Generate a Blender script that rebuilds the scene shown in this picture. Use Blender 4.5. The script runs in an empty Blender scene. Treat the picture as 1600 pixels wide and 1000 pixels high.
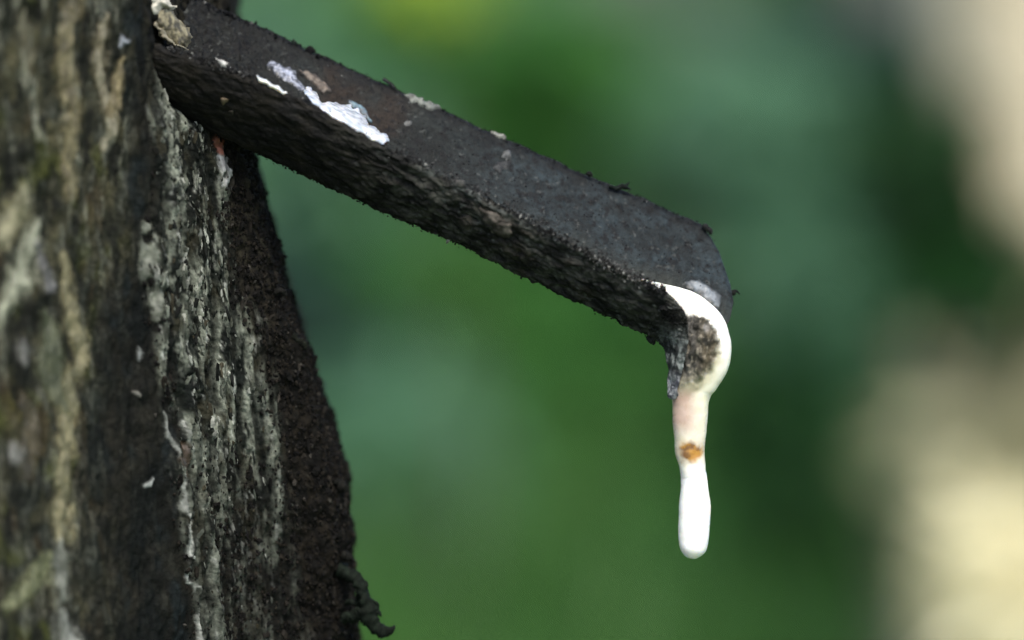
import bpy, math, random
import numpy as np
from mathutils import Vector

random.seed(7)
rng = np.random.default_rng(11)
scene = bpy.context.scene
C = scene.collection
R = math.radians

# ------------------------------------------------------------------ camera
PITCH = R(8.0)
LENS, SENSOR, D0 = 135.0, 36.0, 0.80
CAM = np.array([0.0, 0.0, 1.25])
FWD = np.array([0.0, math.cos(PITCH), -math.sin(PITCH)])
UP = np.array([0.0, math.sin(PITCH), math.cos(PITCH)])
RIGHT = np.array([1.0, 0.0, 0.0])
cam_d = bpy.data.cameras.new('camera')
cam = bpy.data.objects.new('camera', cam_d)
C.objects.link(cam)
cam.location = CAM
cam.rotation_euler = (math.pi / 2 - PITCH, 0, 0)
cam_d.lens = LENS
cam_d.sensor_width = SENSOR
cam_d.clip_start = 0.05
cam_d.clip_end = 500
cam_d.dof.use_dof = True
cam_d.dof.focus_distance = D0
cam_d.dof.aperture_fstop = 4.6
scene.camera = cam

# ------------------------------------------------------------------ sky, sun, exposure
SUN_EL, SUN_AZ = R(58), R(166)          # azimuth clockwise from +Y (view direction)
w = bpy.data.worlds.new('World')
scene.world = w
w.use_nodes = True
nt = w.node_tree
bg = nt.nodes['Background']
sky = nt.nodes.new('ShaderNodeTexSky')
sky.sky_type = 'NISHITA'
sky.sun_disc = False
sky.sun_elevation = SUN_EL
sky.sun_rotation = SUN_AZ
sky.air_density = 1.0
sky.dust_density = 3.0
nt.links.new(sky.outputs[0], bg.inputs[0])
bg.inputs[1].default_value = 0.12
sun_d = bpy.data.lights.new('sun', 'SUN')
sun_d.energy = 1.5
sun_d.angle = R(20)
sun_d.color = (1.0, 0.95, 0.86)
sun = bpy.data.objects.new('sun', sun_d)
C.objects.link(sun)
sdir = Vector((math.sin(SUN_AZ) * math.cos(SUN_EL), math.cos(SUN_AZ) * math.cos(SUN_EL), math.sin(SUN_EL)))
sun.rotation_euler = (-sdir).to_track_quat('-Z', 'Y').to_euler()
scene.view_settings.view_transform = 'Standard'
scene.view_settings.look = 'None'
scene.view_settings.gamma = 1.0
scene.view_settings.exposure = 1.45
scene.cycles.use_denoising = True
scene.cycles.max_bounces = 6

# ------------------------------------------------------------------ helpers
M = SENSOR / LENS / 1600.0        # tangent per reference pixel
K = M * D0                        # metres per pixel in the focal plane
BASE = CAM + FWD * D0             # world point in the middle of the frame, in focus


def P(px, py, dmm=0.0):
    """world point seen at (px,py), dmm millimetres behind the focal plane"""
    px, py, d = np.broadcast_arrays(np.asarray(px, float), np.asarray(py, float), np.asarray(dmm, float))
    z = D0 + d * 1e-3
    return (CAM + (z * (px - 800) * M)[..., None] * RIGHT + (z * (500 - py) * M)[..., None] * UP + z[..., None] * FWD)


def PY(px, py, y):
    """world point seen at (px,py) on the vertical plane y metres behind BASE"""
    px, py, y = np.broadcast_arrays(np.asarray(px, float), np.asarray(py, float), np.asarray(y, float))
    a = (px - 800) * M
    b = (500 - py) * M
    zc = (D0 * math.cos(PITCH) + y) / (math.cos(PITCH) + b * math.sin(PITCH))
    return CAM + zc[..., None] * (FWD + a[..., None] * RIGHT + b[..., None] * UP)


def proj(p):
    q = p - CAM
    z = q @ FWD
    return 800 + (q @ RIGHT) / z / M, 500 - (q @ UP) / z / M


_perm = np.random.default_rng(3).permutation(256)
_perm = np.concatenate([_perm, _perm, _perm])
_grad = np.random.default_rng(4).normal(size=(256, 3))
_grad /= np.linalg.norm(_grad, axis=1)[:, None]


def perlin(p):
    i = np.floor(p).astype(int)
    f = p - i
    i &= 255
    u = f * f * f * (f * (f * 6 - 15) + 10)
    out = 0
    for dx in (0, 1):
        wx = u[..., 0] if dx else 1 - u[..., 0]
        for dy in (0, 1):
            wy = u[..., 1] if dy else 1 - u[..., 1]
            for dz in (0, 1):
                wz = u[..., 2] if dz else 1 - u[..., 2]
                h = _perm[_perm[_perm[(i[..., 0] + dx) & 255] + ((i[..., 1] + dy) & 255)] + ((i[..., 2] + dz) & 255)]
                g = _grad[h]
                out = out + wx * wy * wz * (g[..., 0] * (f[..., 0] - dx) + g[..., 1] * (f[..., 1] - dy) + g[..., 2] * (f[..., 2] - dz))
    return out * 1.6


def fbm(p, sx, sy=None, sz=None, o=3, seed=0.0):
    """p in metres; sx.. feature sizes in millimetres"""
    sy = sx if sy is None else sy
    sz = sx if sz is None else sz
    q = p * 1e3 / np.array([sx, sy, sz]) + seed
    a, tot, s = 1.0, 0, 0
    for k in range(o):
        tot = tot + a * perlin(q)
        s += a
        q = q * 2.03 + 17.3
        a *= 0.55
    return tot / s


def smooth(a, b, x):
    t = np.clip((x - a) / (b - a), 0, 1)
    return t * t * (3 - 2 * t)


def mix(a, b, t):
    t = np.asarray(t)[..., None]
    return np.asarray(a) * (1 - t) + np.asarray(b) * t


def mesh(name, verts, faces, mat=None, col=None, sm=True):
    """verts (n,3), faces (m,k) with one k, col (n,3) point colours"""
    verts = np.ascontiguousarray(verts, dtype=np.float32)
    faces = np.ascontiguousarray(faces, dtype=np.int32)
    me = bpy.data.meshes.new(name)
    n, (m, k) = len(verts), faces.shape
    me.vertices.add(n)
    me.vertices.foreach_set('co', verts.ravel())
    me.loops.add(m * k)
    me.loops.foreach_set('vertex_index', faces.ravel())
    me.polygons.add(m)
    me.polygons.foreach_set('loop_start', np.arange(0, m * k, k, dtype=np.int32))
    me.polygons.foreach_set('loop_total', np.full(m, k, dtype=np.int32))
    me.polygons.foreach_set('use_smooth', np.full(m, sm))
    me.update(calc_edges=True)
    if col is not None:
        a = me.color_attributes.new('tint', 'FLOAT_COLOR', 'POINT')
        c4 = np.ones((n, 4), dtype=np.float32)
        c4[:, :3] = np.clip(col, 0, 1)
        a.data.foreach_set('color', c4.ravel())
    if mat is not None:
        me.materials.append(mat)
    return me


def link(name, me, parent=None, origin=None):
    o = bpy.data.objects.new(name, me)
    C.objects.link(o)
    if origin is not None:
        me.transform(__import__('mathutils').Matrix.Translation(-Vector(origin)))
        o.location = origin
    if parent is not None:
        o.parent = parent
        if origin is not None or parent.type == 'EMPTY' or True:
            o.matrix_parent_inverse = parent.matrix_basis.inverted() if parent.parent is None else \
                (parent.parent.matrix_basis @ parent.matrix_parent_inverse @ parent.matrix_basis).inverted()
    return o


def thing(name, label, cat, loc, group=None):
    o = bpy.data.objects.new(name, None)
    C.objects.link(o)
    o.location = loc
    o.empty_display_size = 0.05
    tag(o, label, cat, group)
    return o


def tag(o, label=None, cat=None, group=None, kind=None):
    for k, v in (('label', label), ('category', cat), ('group', group), ('kind', kind)):
        if v:
            o[k] = v
    return o


def grid_faces(nu, nv, close_u=False):
    iu = np.arange(nu if close_u else nu - 1)
    iv = np.arange(nv - 1)
    a, b = np.meshgrid(iu, iv, indexing='ij')
    a2 = (a + 1) % nu
    return np.stack([a * nv + b, a2 * nv + b, a2 * nv + b + 1, a * nv + b + 1], -1).reshape(-1, 4)


def grid_normals(G):
    du = np.gradient(G, axis=0)
    dv = np.gradient(G, axis=1)
    n = np.cross(du, dv)
    return n / (np.linalg.norm(n, axis=-1, keepdims=True) + 1e-12)


def catmull(pts, n, closed=False):
    pts = np.asarray(pts, float)
    m = len(pts)
    segs = m if closed else m - 1
    t = np.linspace(0, segs, n, endpoint=not closed)
    i = np.minimum(t.astype(int), segs - 1)
    f = (t - i)[:, None]
    if closed:
        idx = lambda k: pts[(i + k) % m]
    else:
        idx = lambda k: pts[np.clip(i + k, 0, m - 1)]
    p0, p1, p2, p3 = idx(-1), idx(0), idx(1), idx(2)
    return 0.5 * ((2 * p1) + (-p0 + p2) * f + (2 * p0 - 5 * p1 + 4 * p2 - p3) * f ** 2 + (-p0 + 3 * p1 - 3 * p2 + p3) * f ** 3)


def resample(pts, n):
    d = np.concatenate([[0], np.cumsum(np.linalg.norm(np.diff(pts, axis=0), axis=1))])
    t = np.linspace(0, d[-1], n)
    return np.stack([np.interp(t, d, pts[:, k]) for k in range(pts.shape[1])], 1)


# ------------------------------------------------------------------ materials
def new_mat(name):
    m = bpy.data.materials.new(name)
    m.use_nodes = True
    return m, m.node_tree, m.node_tree.nodes['Principled BSDF']


def tint_mat(name, rough=0.8, spec=0.3, bump=0.3, bscale=2500.0, var=0.5, vscale=900.0, coat=0.0, sss=0.0, dist=0.0004):
    """reads the point colours and adds fine procedural mottling and relief"""
    m, t, b = new_mat(name)
    N, L = t.nodes, t.links
    at = N.new('ShaderNodeAttribute')
    at.attribute_name = 'tint'
    geo = N.new('ShaderNodeNewGeometry')
    n1 = N.new('ShaderNodeTexNoise')
    n1.inputs['Scale'].default_value = vscale
    n1.inputs['Detail'].default_value = 5
    n1.inputs['Roughness'].default_value = 0.65
    L.new(geo.outputs['Position'], n1.inputs['Vector'])
    mr = N.new('ShaderNodeMapRange')
    mr.inputs['From Min'].default_value = 0.3
    mr.inputs['From Max'].default_value = 0.7
    mr.inputs['To Min'].default_value = 1 - var
    mr.inputs['To Max'].default_value = 1 + var
    L.new(n1.outputs['Fac'], mr.inputs['Value'])
    mx = N.new('ShaderNodeVectorMath')
    mx.operation = 'SCALE'
    L.new(at.outputs['Color'], mx.inputs[0])
    L.new(mr.outputs['Result'], mx.inputs['Scale'])
    L.new(mx.outputs['Vector'], b.inputs['Base Color'])
    n2 = N.new('ShaderNodeTexNoise')
    n2.inputs['Scale'].default_value = bscale
    n2.inputs['Detail'].default_value = 4
    L.new(geo.outputs['Position'], n2.inputs['Vector'])
    bp = N.new('ShaderNodeBump')
    bp.inputs['Strength'].default_value = bump
    bp.inputs['Distance'].default_value = dist
    L.new(n2.outputs['Fac'], bp.inputs['Height'])
    L.new(bp.outputs['Normal'], b.inputs['Normal'])
    rr = N.new('ShaderNodeMapRange')
    rr.inputs['To Min'].default_value = max(0.05, rough - 0.2)
    rr.inputs['To Max'].default_value = min(1, rough + 0.2)
    L.new(n2.outputs['Fac'], rr.inputs['Value'])
    L.new(rr.outputs['Result'], b.inputs['Roughness'])
    b.inputs['Specular IOR Level'].default_value = spec
    b.inputs['Coat Weight'].default_value = coat
    b.inputs['Coat Roughness'].default_value = 0.12
    if sss:
        b.inputs['Subsurface Weight'].default_value = sss
        b.inputs['Subsurface Radius'].default_value = (1.0, 0.75, 0.45)
        b.inputs['Subsurface Scale'].default_value = 0.0022
    return m


def leaf_mat(name, c1, c2, rough=0.45, trans=0.3):
    m, t, b = new_mat(name)
    N, L = t.nodes, t.links
    at = N.new('ShaderNodeAttribute')
    at.attribute_name = 'tint'
    mxc = N.new('ShaderNodeMix')
    mxc.data_type = 'RGBA'
    mxc.inputs['A'].default_value = (*c1, 1)
    mxc.inputs['B'].default_value = (*c2, 1)
    L.new(at.outputs['Fac'], mxc.inputs['Factor'])
    L.new(mxc.outputs['Result'], b.inputs['Base Color'])
    b.inputs['Roughness'].default_value = rough
    b.inputs['Specular IOR Level'].default_value = 0.2
    tr = N.new('ShaderNodeBsdfTranslucent')
    L.new(mxc.outputs['Result'], tr.inputs['Color'])
    ms = N.new('ShaderNodeMixShader')
    ms.inputs[0].default_value = trans
    L.new(b.outputs[0], ms.inputs[1])
    L.new(tr.outputs[0], ms.inputs[2])
    L.new(ms.outputs[0], N['Material Output'].inputs['Surface'])
    return m


def noise_mat(name, c1, c2, scale, rough=0.85, bump=0.5, detail=6, stretch=(1, 1, 1), dist=0.01):
    m, t, b = new_mat(name)
    N, L = t.nodes, t.links
    tc = N.new('ShaderNodeTexCoord')
    mp = N.new('ShaderNodeMapping')
    mp.inputs['Scale'].default_value = stretch
    L.new(tc.outputs['Object'], mp.inputs['Vector'])
    n1 = N.new('ShaderNodeTexNoise')
    n1.inputs['Scale'].default_value = scale
    n1.inputs['Detail'].default_value = detail
    L.new(mp.outputs[0], n1.inputs['Vector'])
    r = N.new('ShaderNodeValToRGB')
    r.color_ramp.elements[0].position = 0.35
    r.color_ramp.elements[0].color = (*c1, 1)
    r.color_ramp.elements[1].position = 0.65
    r.color_ramp.elements[1].color = (*c2, 1)
    L.new(n1.outputs['Fac'], r.inputs[0])
    L.new(r.outputs[0], b.inputs['Base Color'])
    b.inputs['Roughness'].default_value = rough
    bp = N.new('ShaderNodeBump')
    bp.inputs['Strength'].default_value = bump
    bp.inputs['Distance'].default_value = dist
    L.new(n1.outputs['Fac'], bp.inputs['Height'])
    L.new(bp.outputs[0], b.inputs['Normal'])
    return m


MAT_BARK = tint_mat('tapped_bark', rough=0.8, spec=0.09, bump=0.5, var=0.6)
MAT_METAL = tint_mat('sooty_old_spout', rough=0.68, spec=0.15, bump=0.55, bscale=2600, var=0.55, vscale=900)
MAT_CRUMB = tint_mat('crumbs', rough=0.78, spec=0.12, bump=0.3, var=0.4)
MAT_DRYLATEX = tint_mat('dried_latex', rough=0.6, spec=0.4, bump=0.25, var=0.3, vscale=500)
MAT_LATEX = tint_mat('fresh_latex', rough=0.3, spec=0.5, bump=0.06, bscale=700, var=0.03, vscale=300, coat=0.3, sss=0.7)
MAT_FILM = tint_mat('thin_latex_film', rough=0.5, spec=0.3, bump=0.1, var=0.15, coat=0.05)

# ------------------------------------------------------------------ the ground
GREEN_GROUND = noise_mat('plantation_floor', (0.028, 0.085, 0.022), (0.07, 0.10, 0.04), 1.2, bump=0.6, detail=8)
g = 140.0
n = 60
gx = np.linspace(-g, g, n)
gy = np.concatenate([np.linspace(-40, 40, 50), np.linspace(46, 220, 12)])
GX, GY = np.meshgrid(gx, gy, indexing='ij')
gp = np.stack([GX, GY, GX * 0], -1)
gp[..., 2] = 0.25 * fbm(gp, 9000, o=2) * smooth(4, 20, np.hypot(GX, GY)) - 0.01
ground = link('ground', mesh('ground', gp.reshape(-1, 3), grid_faces(n, len(gy)), GREEN_GROUND))
tag(ground, kind='structure')


def blades(n, x, y, h, wdt, lean):
    ang = rng.uniform(0, 2 * np.pi, n)
    dx, dy = np.cos(ang), np.sin(ang)
    le = rng.normal(0, lean, (n, 2)) * h[:, None]
    zb = np.full(n, -0.03)
    v = np.zeros((n, 5, 3))
    v[:, 0] = np.stack([x - dx * wdt, y - dy * wdt, zb], -1)
    v[:, 1] = np.stack([x + dx * wdt, y + dy * wdt, zb], -1)
    v[:, 2] = np.stack([x + le[:, 0] * .4 + dx * wdt * .8, y + le[:, 1] * .4 + dy * wdt * .8, h * .6], -1)
    v[:, 3] = np.stack([x + le[:, 0] * .4 - dx * wdt * .8, y + le[:, 1] * .4 - dy * wdt * .8, h * .6], -1)
    v[:, 4] = np.stack([x + le[:, 0], y + le[:, 1], h], -1)
    b = np.arange(n)[:, None] * 5
    f = np.concatenate([b + np.array([0, 1, 2]), b + np.array([0, 2, 3]), b + np.array([3, 2, 4])])
    col = np.repeat(rng.uniform(0, 1, n), 5)
    return v.reshape(-1, 3), f, np.stack([col] * 3, -1)


ng = 26000
yy = 4.0 + 30 * rng.uniform(0, 1, ng) ** 1.6
xx = rng.uniform(-0.32, 0.32, ng) * yy + rng.normal(0, .3, ng)
v, f, c = blades(ng, xx, yy, rng.uniform(.08, .32, ng), rng.uniform(.004, .01, ng), .35)
MAT_GRASS = leaf_mat('grass_blade', (0.03, 0.10, 0.018), (0.07, 0.17, 0.035), trans=.25)
tag(link('grass', mesh('grass', v, f, MAT_GRASS, c, False)), 'green grass and weeds covering the plantation floor', kind='stuff')

# ------------------------------------------------------------------ the tapped tree
MMX = 1e-3
ROWS_PY = np.array([-400, -100, 0, 60, 120, 200, 240, 330, 450, 550, 650, 760, 830, 900, 1000, 1150, 1500.])
EDGE_PX = np.array([232, 232, 232, 232, 232, 234, 235, 237, 243, 250, 264, 278, 286, 294, 302, 312, 330.])
SIL_PX = np.array([335, 340, 346, 352, 362, 378, 388, 407, 440, 474, 505, 538, 544, 546, 552, 566, 600.])
_e = PY(EDGE_PX, ROWS_PY, -0.012)
_s = PY(SIL_PX, ROWS_PY, 0.017)
_o = np.argsort(_e[:, 2])
EZ, EXX = _e[_o, 2], _e[_o, 0]
_o = np.argsort(_s[:, 2])
SZ, SXX = _s[_o, 2], _s[_o, 0]
ZCUT_LO = PY(260., 215., 0.)[2]
ZCUT_HI = PY(260., 90., 0.)[2]
# front-to-back outline: (weight of edge->silhouette, mm left of the edge, depth below the spout, depth above it)
OUT = [(1.0, 0, 17, 36), (.94, 0, 9, 30), (.62, 0, 4, 25), (.3, 0, 0, 18), (.1, 0, -8, 0), (0, 2, -13, -13.5), (0, 10, -21, -21), (0, 22, -35, -35), (0, 42, -54, -54),
       (0, 72, -69, -69), (0, 108, -72, -72), (0, 143, -56, -56), (0, 170, -18, -18), (0, 178, 30, 30), (0, 163, 84, 84),
       (0, 125, 124, 124), (0, 70, 140, 140), (.2, 15, 122, 122), (.7, 0, 84, 90), (.965, 0, 38, 60)]


def outline(z, n):
    e, s = np.interp(z, EZ, EXX), np.interp(z, SZ, SXX)
    up = float(smooth(ZCUT_LO, ZCUT_HI, z))
    pts = np.array([(e + w_ * (s - e) - l * MMX, (a * (1 - up) + b * up) * MMX) for (w_, l, a, b) in OUT])
    return catmull(pts, n, closed=True)


_ZT = np.linspace(PY(0., 1400., 0.)[2], PY(0., -400., 0.)[2], 120)
_XT = np.linspace(PY(-500., 0., 0.)[0], PY(640., 0., .02)[0], 400)
_YT = np.zeros((len(_ZT), len(_XT)))
for _i, _z in enumerate(_ZT):
    o_ = outline(_z, 2000)
    o_ = o_[:1000]
    k_ = np.argsort(o_[:, 0])
    _YT[_i] = np.interp(_XT, o_[k_, 0], o_[k_, 1])


def front_y(X, Z):
    fi = np.clip((Z - _ZT[0]) / (_ZT[1] - _ZT[0]), 0, len(_ZT) - 1.001)
    fj = np.clip((X - _XT[0]) / (_XT[1] - _XT[0]), 0, len(_XT) - 1.001)
    i, j = fi.astype(int), fj.astype(int)
    a, b = fi - i, fj - j
    return (_YT[i, j] * (1 - a) * (1 - b) + _YT[i + 1, j] * a * (1 - b) + _YT[i, j + 1] * (1 - a) * b + _YT[i + 1, j + 1] * a * b)


def bark_zones(p):
    """p world points; returns px, py and zone masks (panel, strip, flank)"""
    px, py = proj(p)
    e = np.interp(py, ROWS_PY, EDGE_PX)
    s = np.interp(py, ROWS_PY, SIL_PX)
    wob = fbm(p, 6, 6, 14, o=3, seed=5.5)
    fr = (px - e) / (s - e) + .18 * wob
    strip = smooth(-.06, .06, fr) * (1 - smooth(.55, .78, fr)) * smooth(60, 215, py)
    low = smooth(640, 900, py + 60 * wob)
    strip = strip * (1 - .55 * low * smooth(.1, .3, fr))
    back = p[..., 1] - BASE[1] > .04
    strip = np.where(back, 0, strip)
    panel = (1 - smooth(-.08, .02, fr))
    flank = np.clip(1 - strip - panel, 0, 1)
    return px, py, panel, strip, flank


def bark_disp(p):
    px, py, panel, strip, flank = bark_zones(p)
    d = 1.3 * fbm(p, 16, 16, 45, o=3, seed=1.0)
    if np.ndim(px) == 0:
        pass
    d += panel * (1.3 * fbm(p, 5, 5, 11, o=4, seed=2.2) + .55 * fbm(p, 1.8, 1.8, 3, o=3, seed=9.1))
    rid = 1 - np.abs(fbm(p, 2.8, 2.8, 13, o=3, seed=3.3)) * 3.4
    pit = np.clip(fbm(p, 1.5, 1.5, 4, o=3, seed=3.9) - .12, 0, 1)
    rdg = fbm(p, 3.4, 3.4, 42, o=3, seed=77.7)
    d += strip * (1.1 + 3.2 * np.clip(rdg, -.4, .4) + .8 * rid - 2.2 * pit + .9 * fbm(p, 1.1, 1.1, 3.2, o=3, seed=4.1) + .45 * fbm(p, .5, .5, .9, o=2, seed=7.7))
    d += flank * (2.0 * fbm(p, 6, 6, 8, o=3, seed=6.1) + 1.0 * fbm(p, 1.5, 1.5, 2.4, o=3, seed=8.2))
    return d * 1e-3


def bark_colour(p, h):
    px, py, panel, strip, flank = bark_zones(p)
    a = smooth(-.25, .35, fbm(p, 7, 7, 14, o=4, seed=21.))
    b = smooth(-.1, .4, fbm(p, 4, 4, 9, o=4, seed=31.))
    c = smooth(.02, .4, fbm(p, 2.6, 2.6, 6, o=4, seed=41.))
    wl = 1 - smooth(110, 200, px + 60 * fbm(p, 20, 20, 30, o=2, seed=51.))
    up = 1 - smooth(250, 520, py)
    wu = np.clip(wl + .6 * up * (1 - smooth(190, 225, px)), 0, 1)
    pc = mix((.006, .0082, .0078), (.019, .0185, .0135), a)
    pc = mix(pc, mix((.016, .018, .012), (.040, .040, .026), a), np.clip(wu * (.45 + .55 * up), 0, 1))
    pc = mix(pc, (.075, .070, .038), b * (.08 + .8 * wu) * (.5 + .5 * up))
    pc = mix(pc, (.105, .112, .090), c * (.14 + .5 * wu * (.4 + .6 * up)))
    moss = smooth(.1, .45, fbm(p, 9, 9, 14, o=3, seed=61.)) * wl
    pc = mix(pc, (.045, .052, .012), moss * .75)
    rust = smooth(.15, .4, fbm(p, 8, 8, 16, o=3, seed=66.)) * wl
    pc = mix(pc, (.050, .034, .015), rust * .4)
    teal = smooth(.05, .4, fbm(p, 8, 8, 12, o=3, seed=68.)) * (1 - wl)
    pc = mix(pc, (.014, .021, .023), teal * .7)
    g1 = smooth(-.22, .25, fbm(p, 2.0, 2.0, 8, o=4, seed=71.) + .6 * fbm(p, 6, 6, 24, o=2, seed=75.))
    rdg = fbm(p, 3.4, 3.4, 42, o=3, seed=77.7)
    g1 = g1 * (.12 + .88 * smooth(-.16, .12, rdg))
    sc = mix((.0045, .006, .005), (.15, .165, .132), g1)
    g2 = smooth(.16, .40, fbm(p, .9, .9, 4.0, o=3, seed=81.))
    sc = mix(sc, (.32, .335, .30), g2 * .8 * smooth(-.05, .2, rdg))
    br = smooth(.0, .45, fbm(p, 4, 4, 9, o=3, seed=91.))
    sc = mix(sc, (.032, .030, .018), br * .55)
    sc = sc * (1.12 - .6 * smooth(600, 960, py))[..., None]
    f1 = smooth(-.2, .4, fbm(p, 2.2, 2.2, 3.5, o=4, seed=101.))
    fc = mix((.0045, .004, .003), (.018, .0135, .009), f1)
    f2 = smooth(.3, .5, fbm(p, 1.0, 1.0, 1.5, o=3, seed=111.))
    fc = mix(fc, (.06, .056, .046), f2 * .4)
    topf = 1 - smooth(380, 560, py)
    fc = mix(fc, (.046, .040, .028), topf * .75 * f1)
    vs = smooth(.10, .36, fbm(p, 3.2, 3.2, 13, o=4, seed=95.)) * wu
    pc = mix(pc, (.20, .205, .155), vs * (.3 + .5 * up))
    gap = smooth(.05, .3, fbm(p, 4, 4, 10, o=3, seed=96.))
    pc = mix(pc, (.008, .009, .007), gap * .9)
    pc = pc * (.42 + .28 * wu)[..., None]
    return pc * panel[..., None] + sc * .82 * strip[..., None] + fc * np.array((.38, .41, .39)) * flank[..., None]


tree = thing('rubber_tree', 'dark streaked rubber tree trunk carrying the spout, along the left edge', 'tree', (-0.19, BASE[1] + .04, 0))
# rows: dense where the photograph looks, coarse elsewhere
z_lo, z_hi = PY(0., 1120., 0.)[2], PY(0., -110., 0.)[2]
zr = np.concatenate([np.linspace(-.05, z_lo - .01, 26), np.arange(z_lo, z_hi, .00029), np.linspace(z_hi + .01, 3.3, 40)])
dens = np.linspace(0, 1, 4001)
# arc-length sampling of the outline, dense over the seen arc
ref = outline(BASE[2], 8000)
arc = np.concatenate([[0], np.cumsum(np.linalg.norm(np.diff(np.vstack([ref, ref[:1]]), axis=0), axis=1))])
Ltot = arc[-1]
seg = arc[np.argmin(np.abs(np.arange(8000) - 8000 * 9.2 / len(OUT)))]
back0 = arc[int(8000 * 18.9 / len(OUT))]
us = np.concatenate([np.arange(0, seg, .0003), np.linspace(seg + .001, back0, 70), np.arange(back0 + .0003, Ltot, .0004)])
upar = np.interp(us, arc[:-1], np.arange(8000)).astype(int)
rows = np.zeros((len(zr), len(us), 3))
nrm = np.zeros_like(rows)
for i, z in enumerate(zr):
    o_ = outline(z, 8000)
    flare = 0
    q = o_[upar]
    cx, cy = -0.19, .04
    s_ = 1 + .35 * math.exp(-max(z, 0) / .12) if z < .5 else 1 - .10 * max(0, z - 1.4) / 1.9
    if z < .5 or z > 1.4:
        q = np.stack([cx + (q[:, 0] - cx) * s_, cy + (q[:, 1] - cy) * s_], 1)
    rows[i, :, 0] = q[:, 0]
    rows[i, :, 1] = BASE[1] + q[:, 1]
    rows[i, :, 2] = z
    tg = np.roll(q, -1, 0) - np.roll(q, 1, 0)
    nn = np.stack([-tg[:, 1], tg[:, 0]], 1)
    nn /= np.linalg.norm(nn, axis=1)[:, None]
    nrm[i, :, :2] = nn
# make sure normals point outward
ctr = np.array([-0.19, BASE[1] + .04, 0])
sg = np.sign(((rows - ctr) * nrm)[..., :2].sum(-1).mean())
nrm *= sg
dd = bark_disp(rows)
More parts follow.
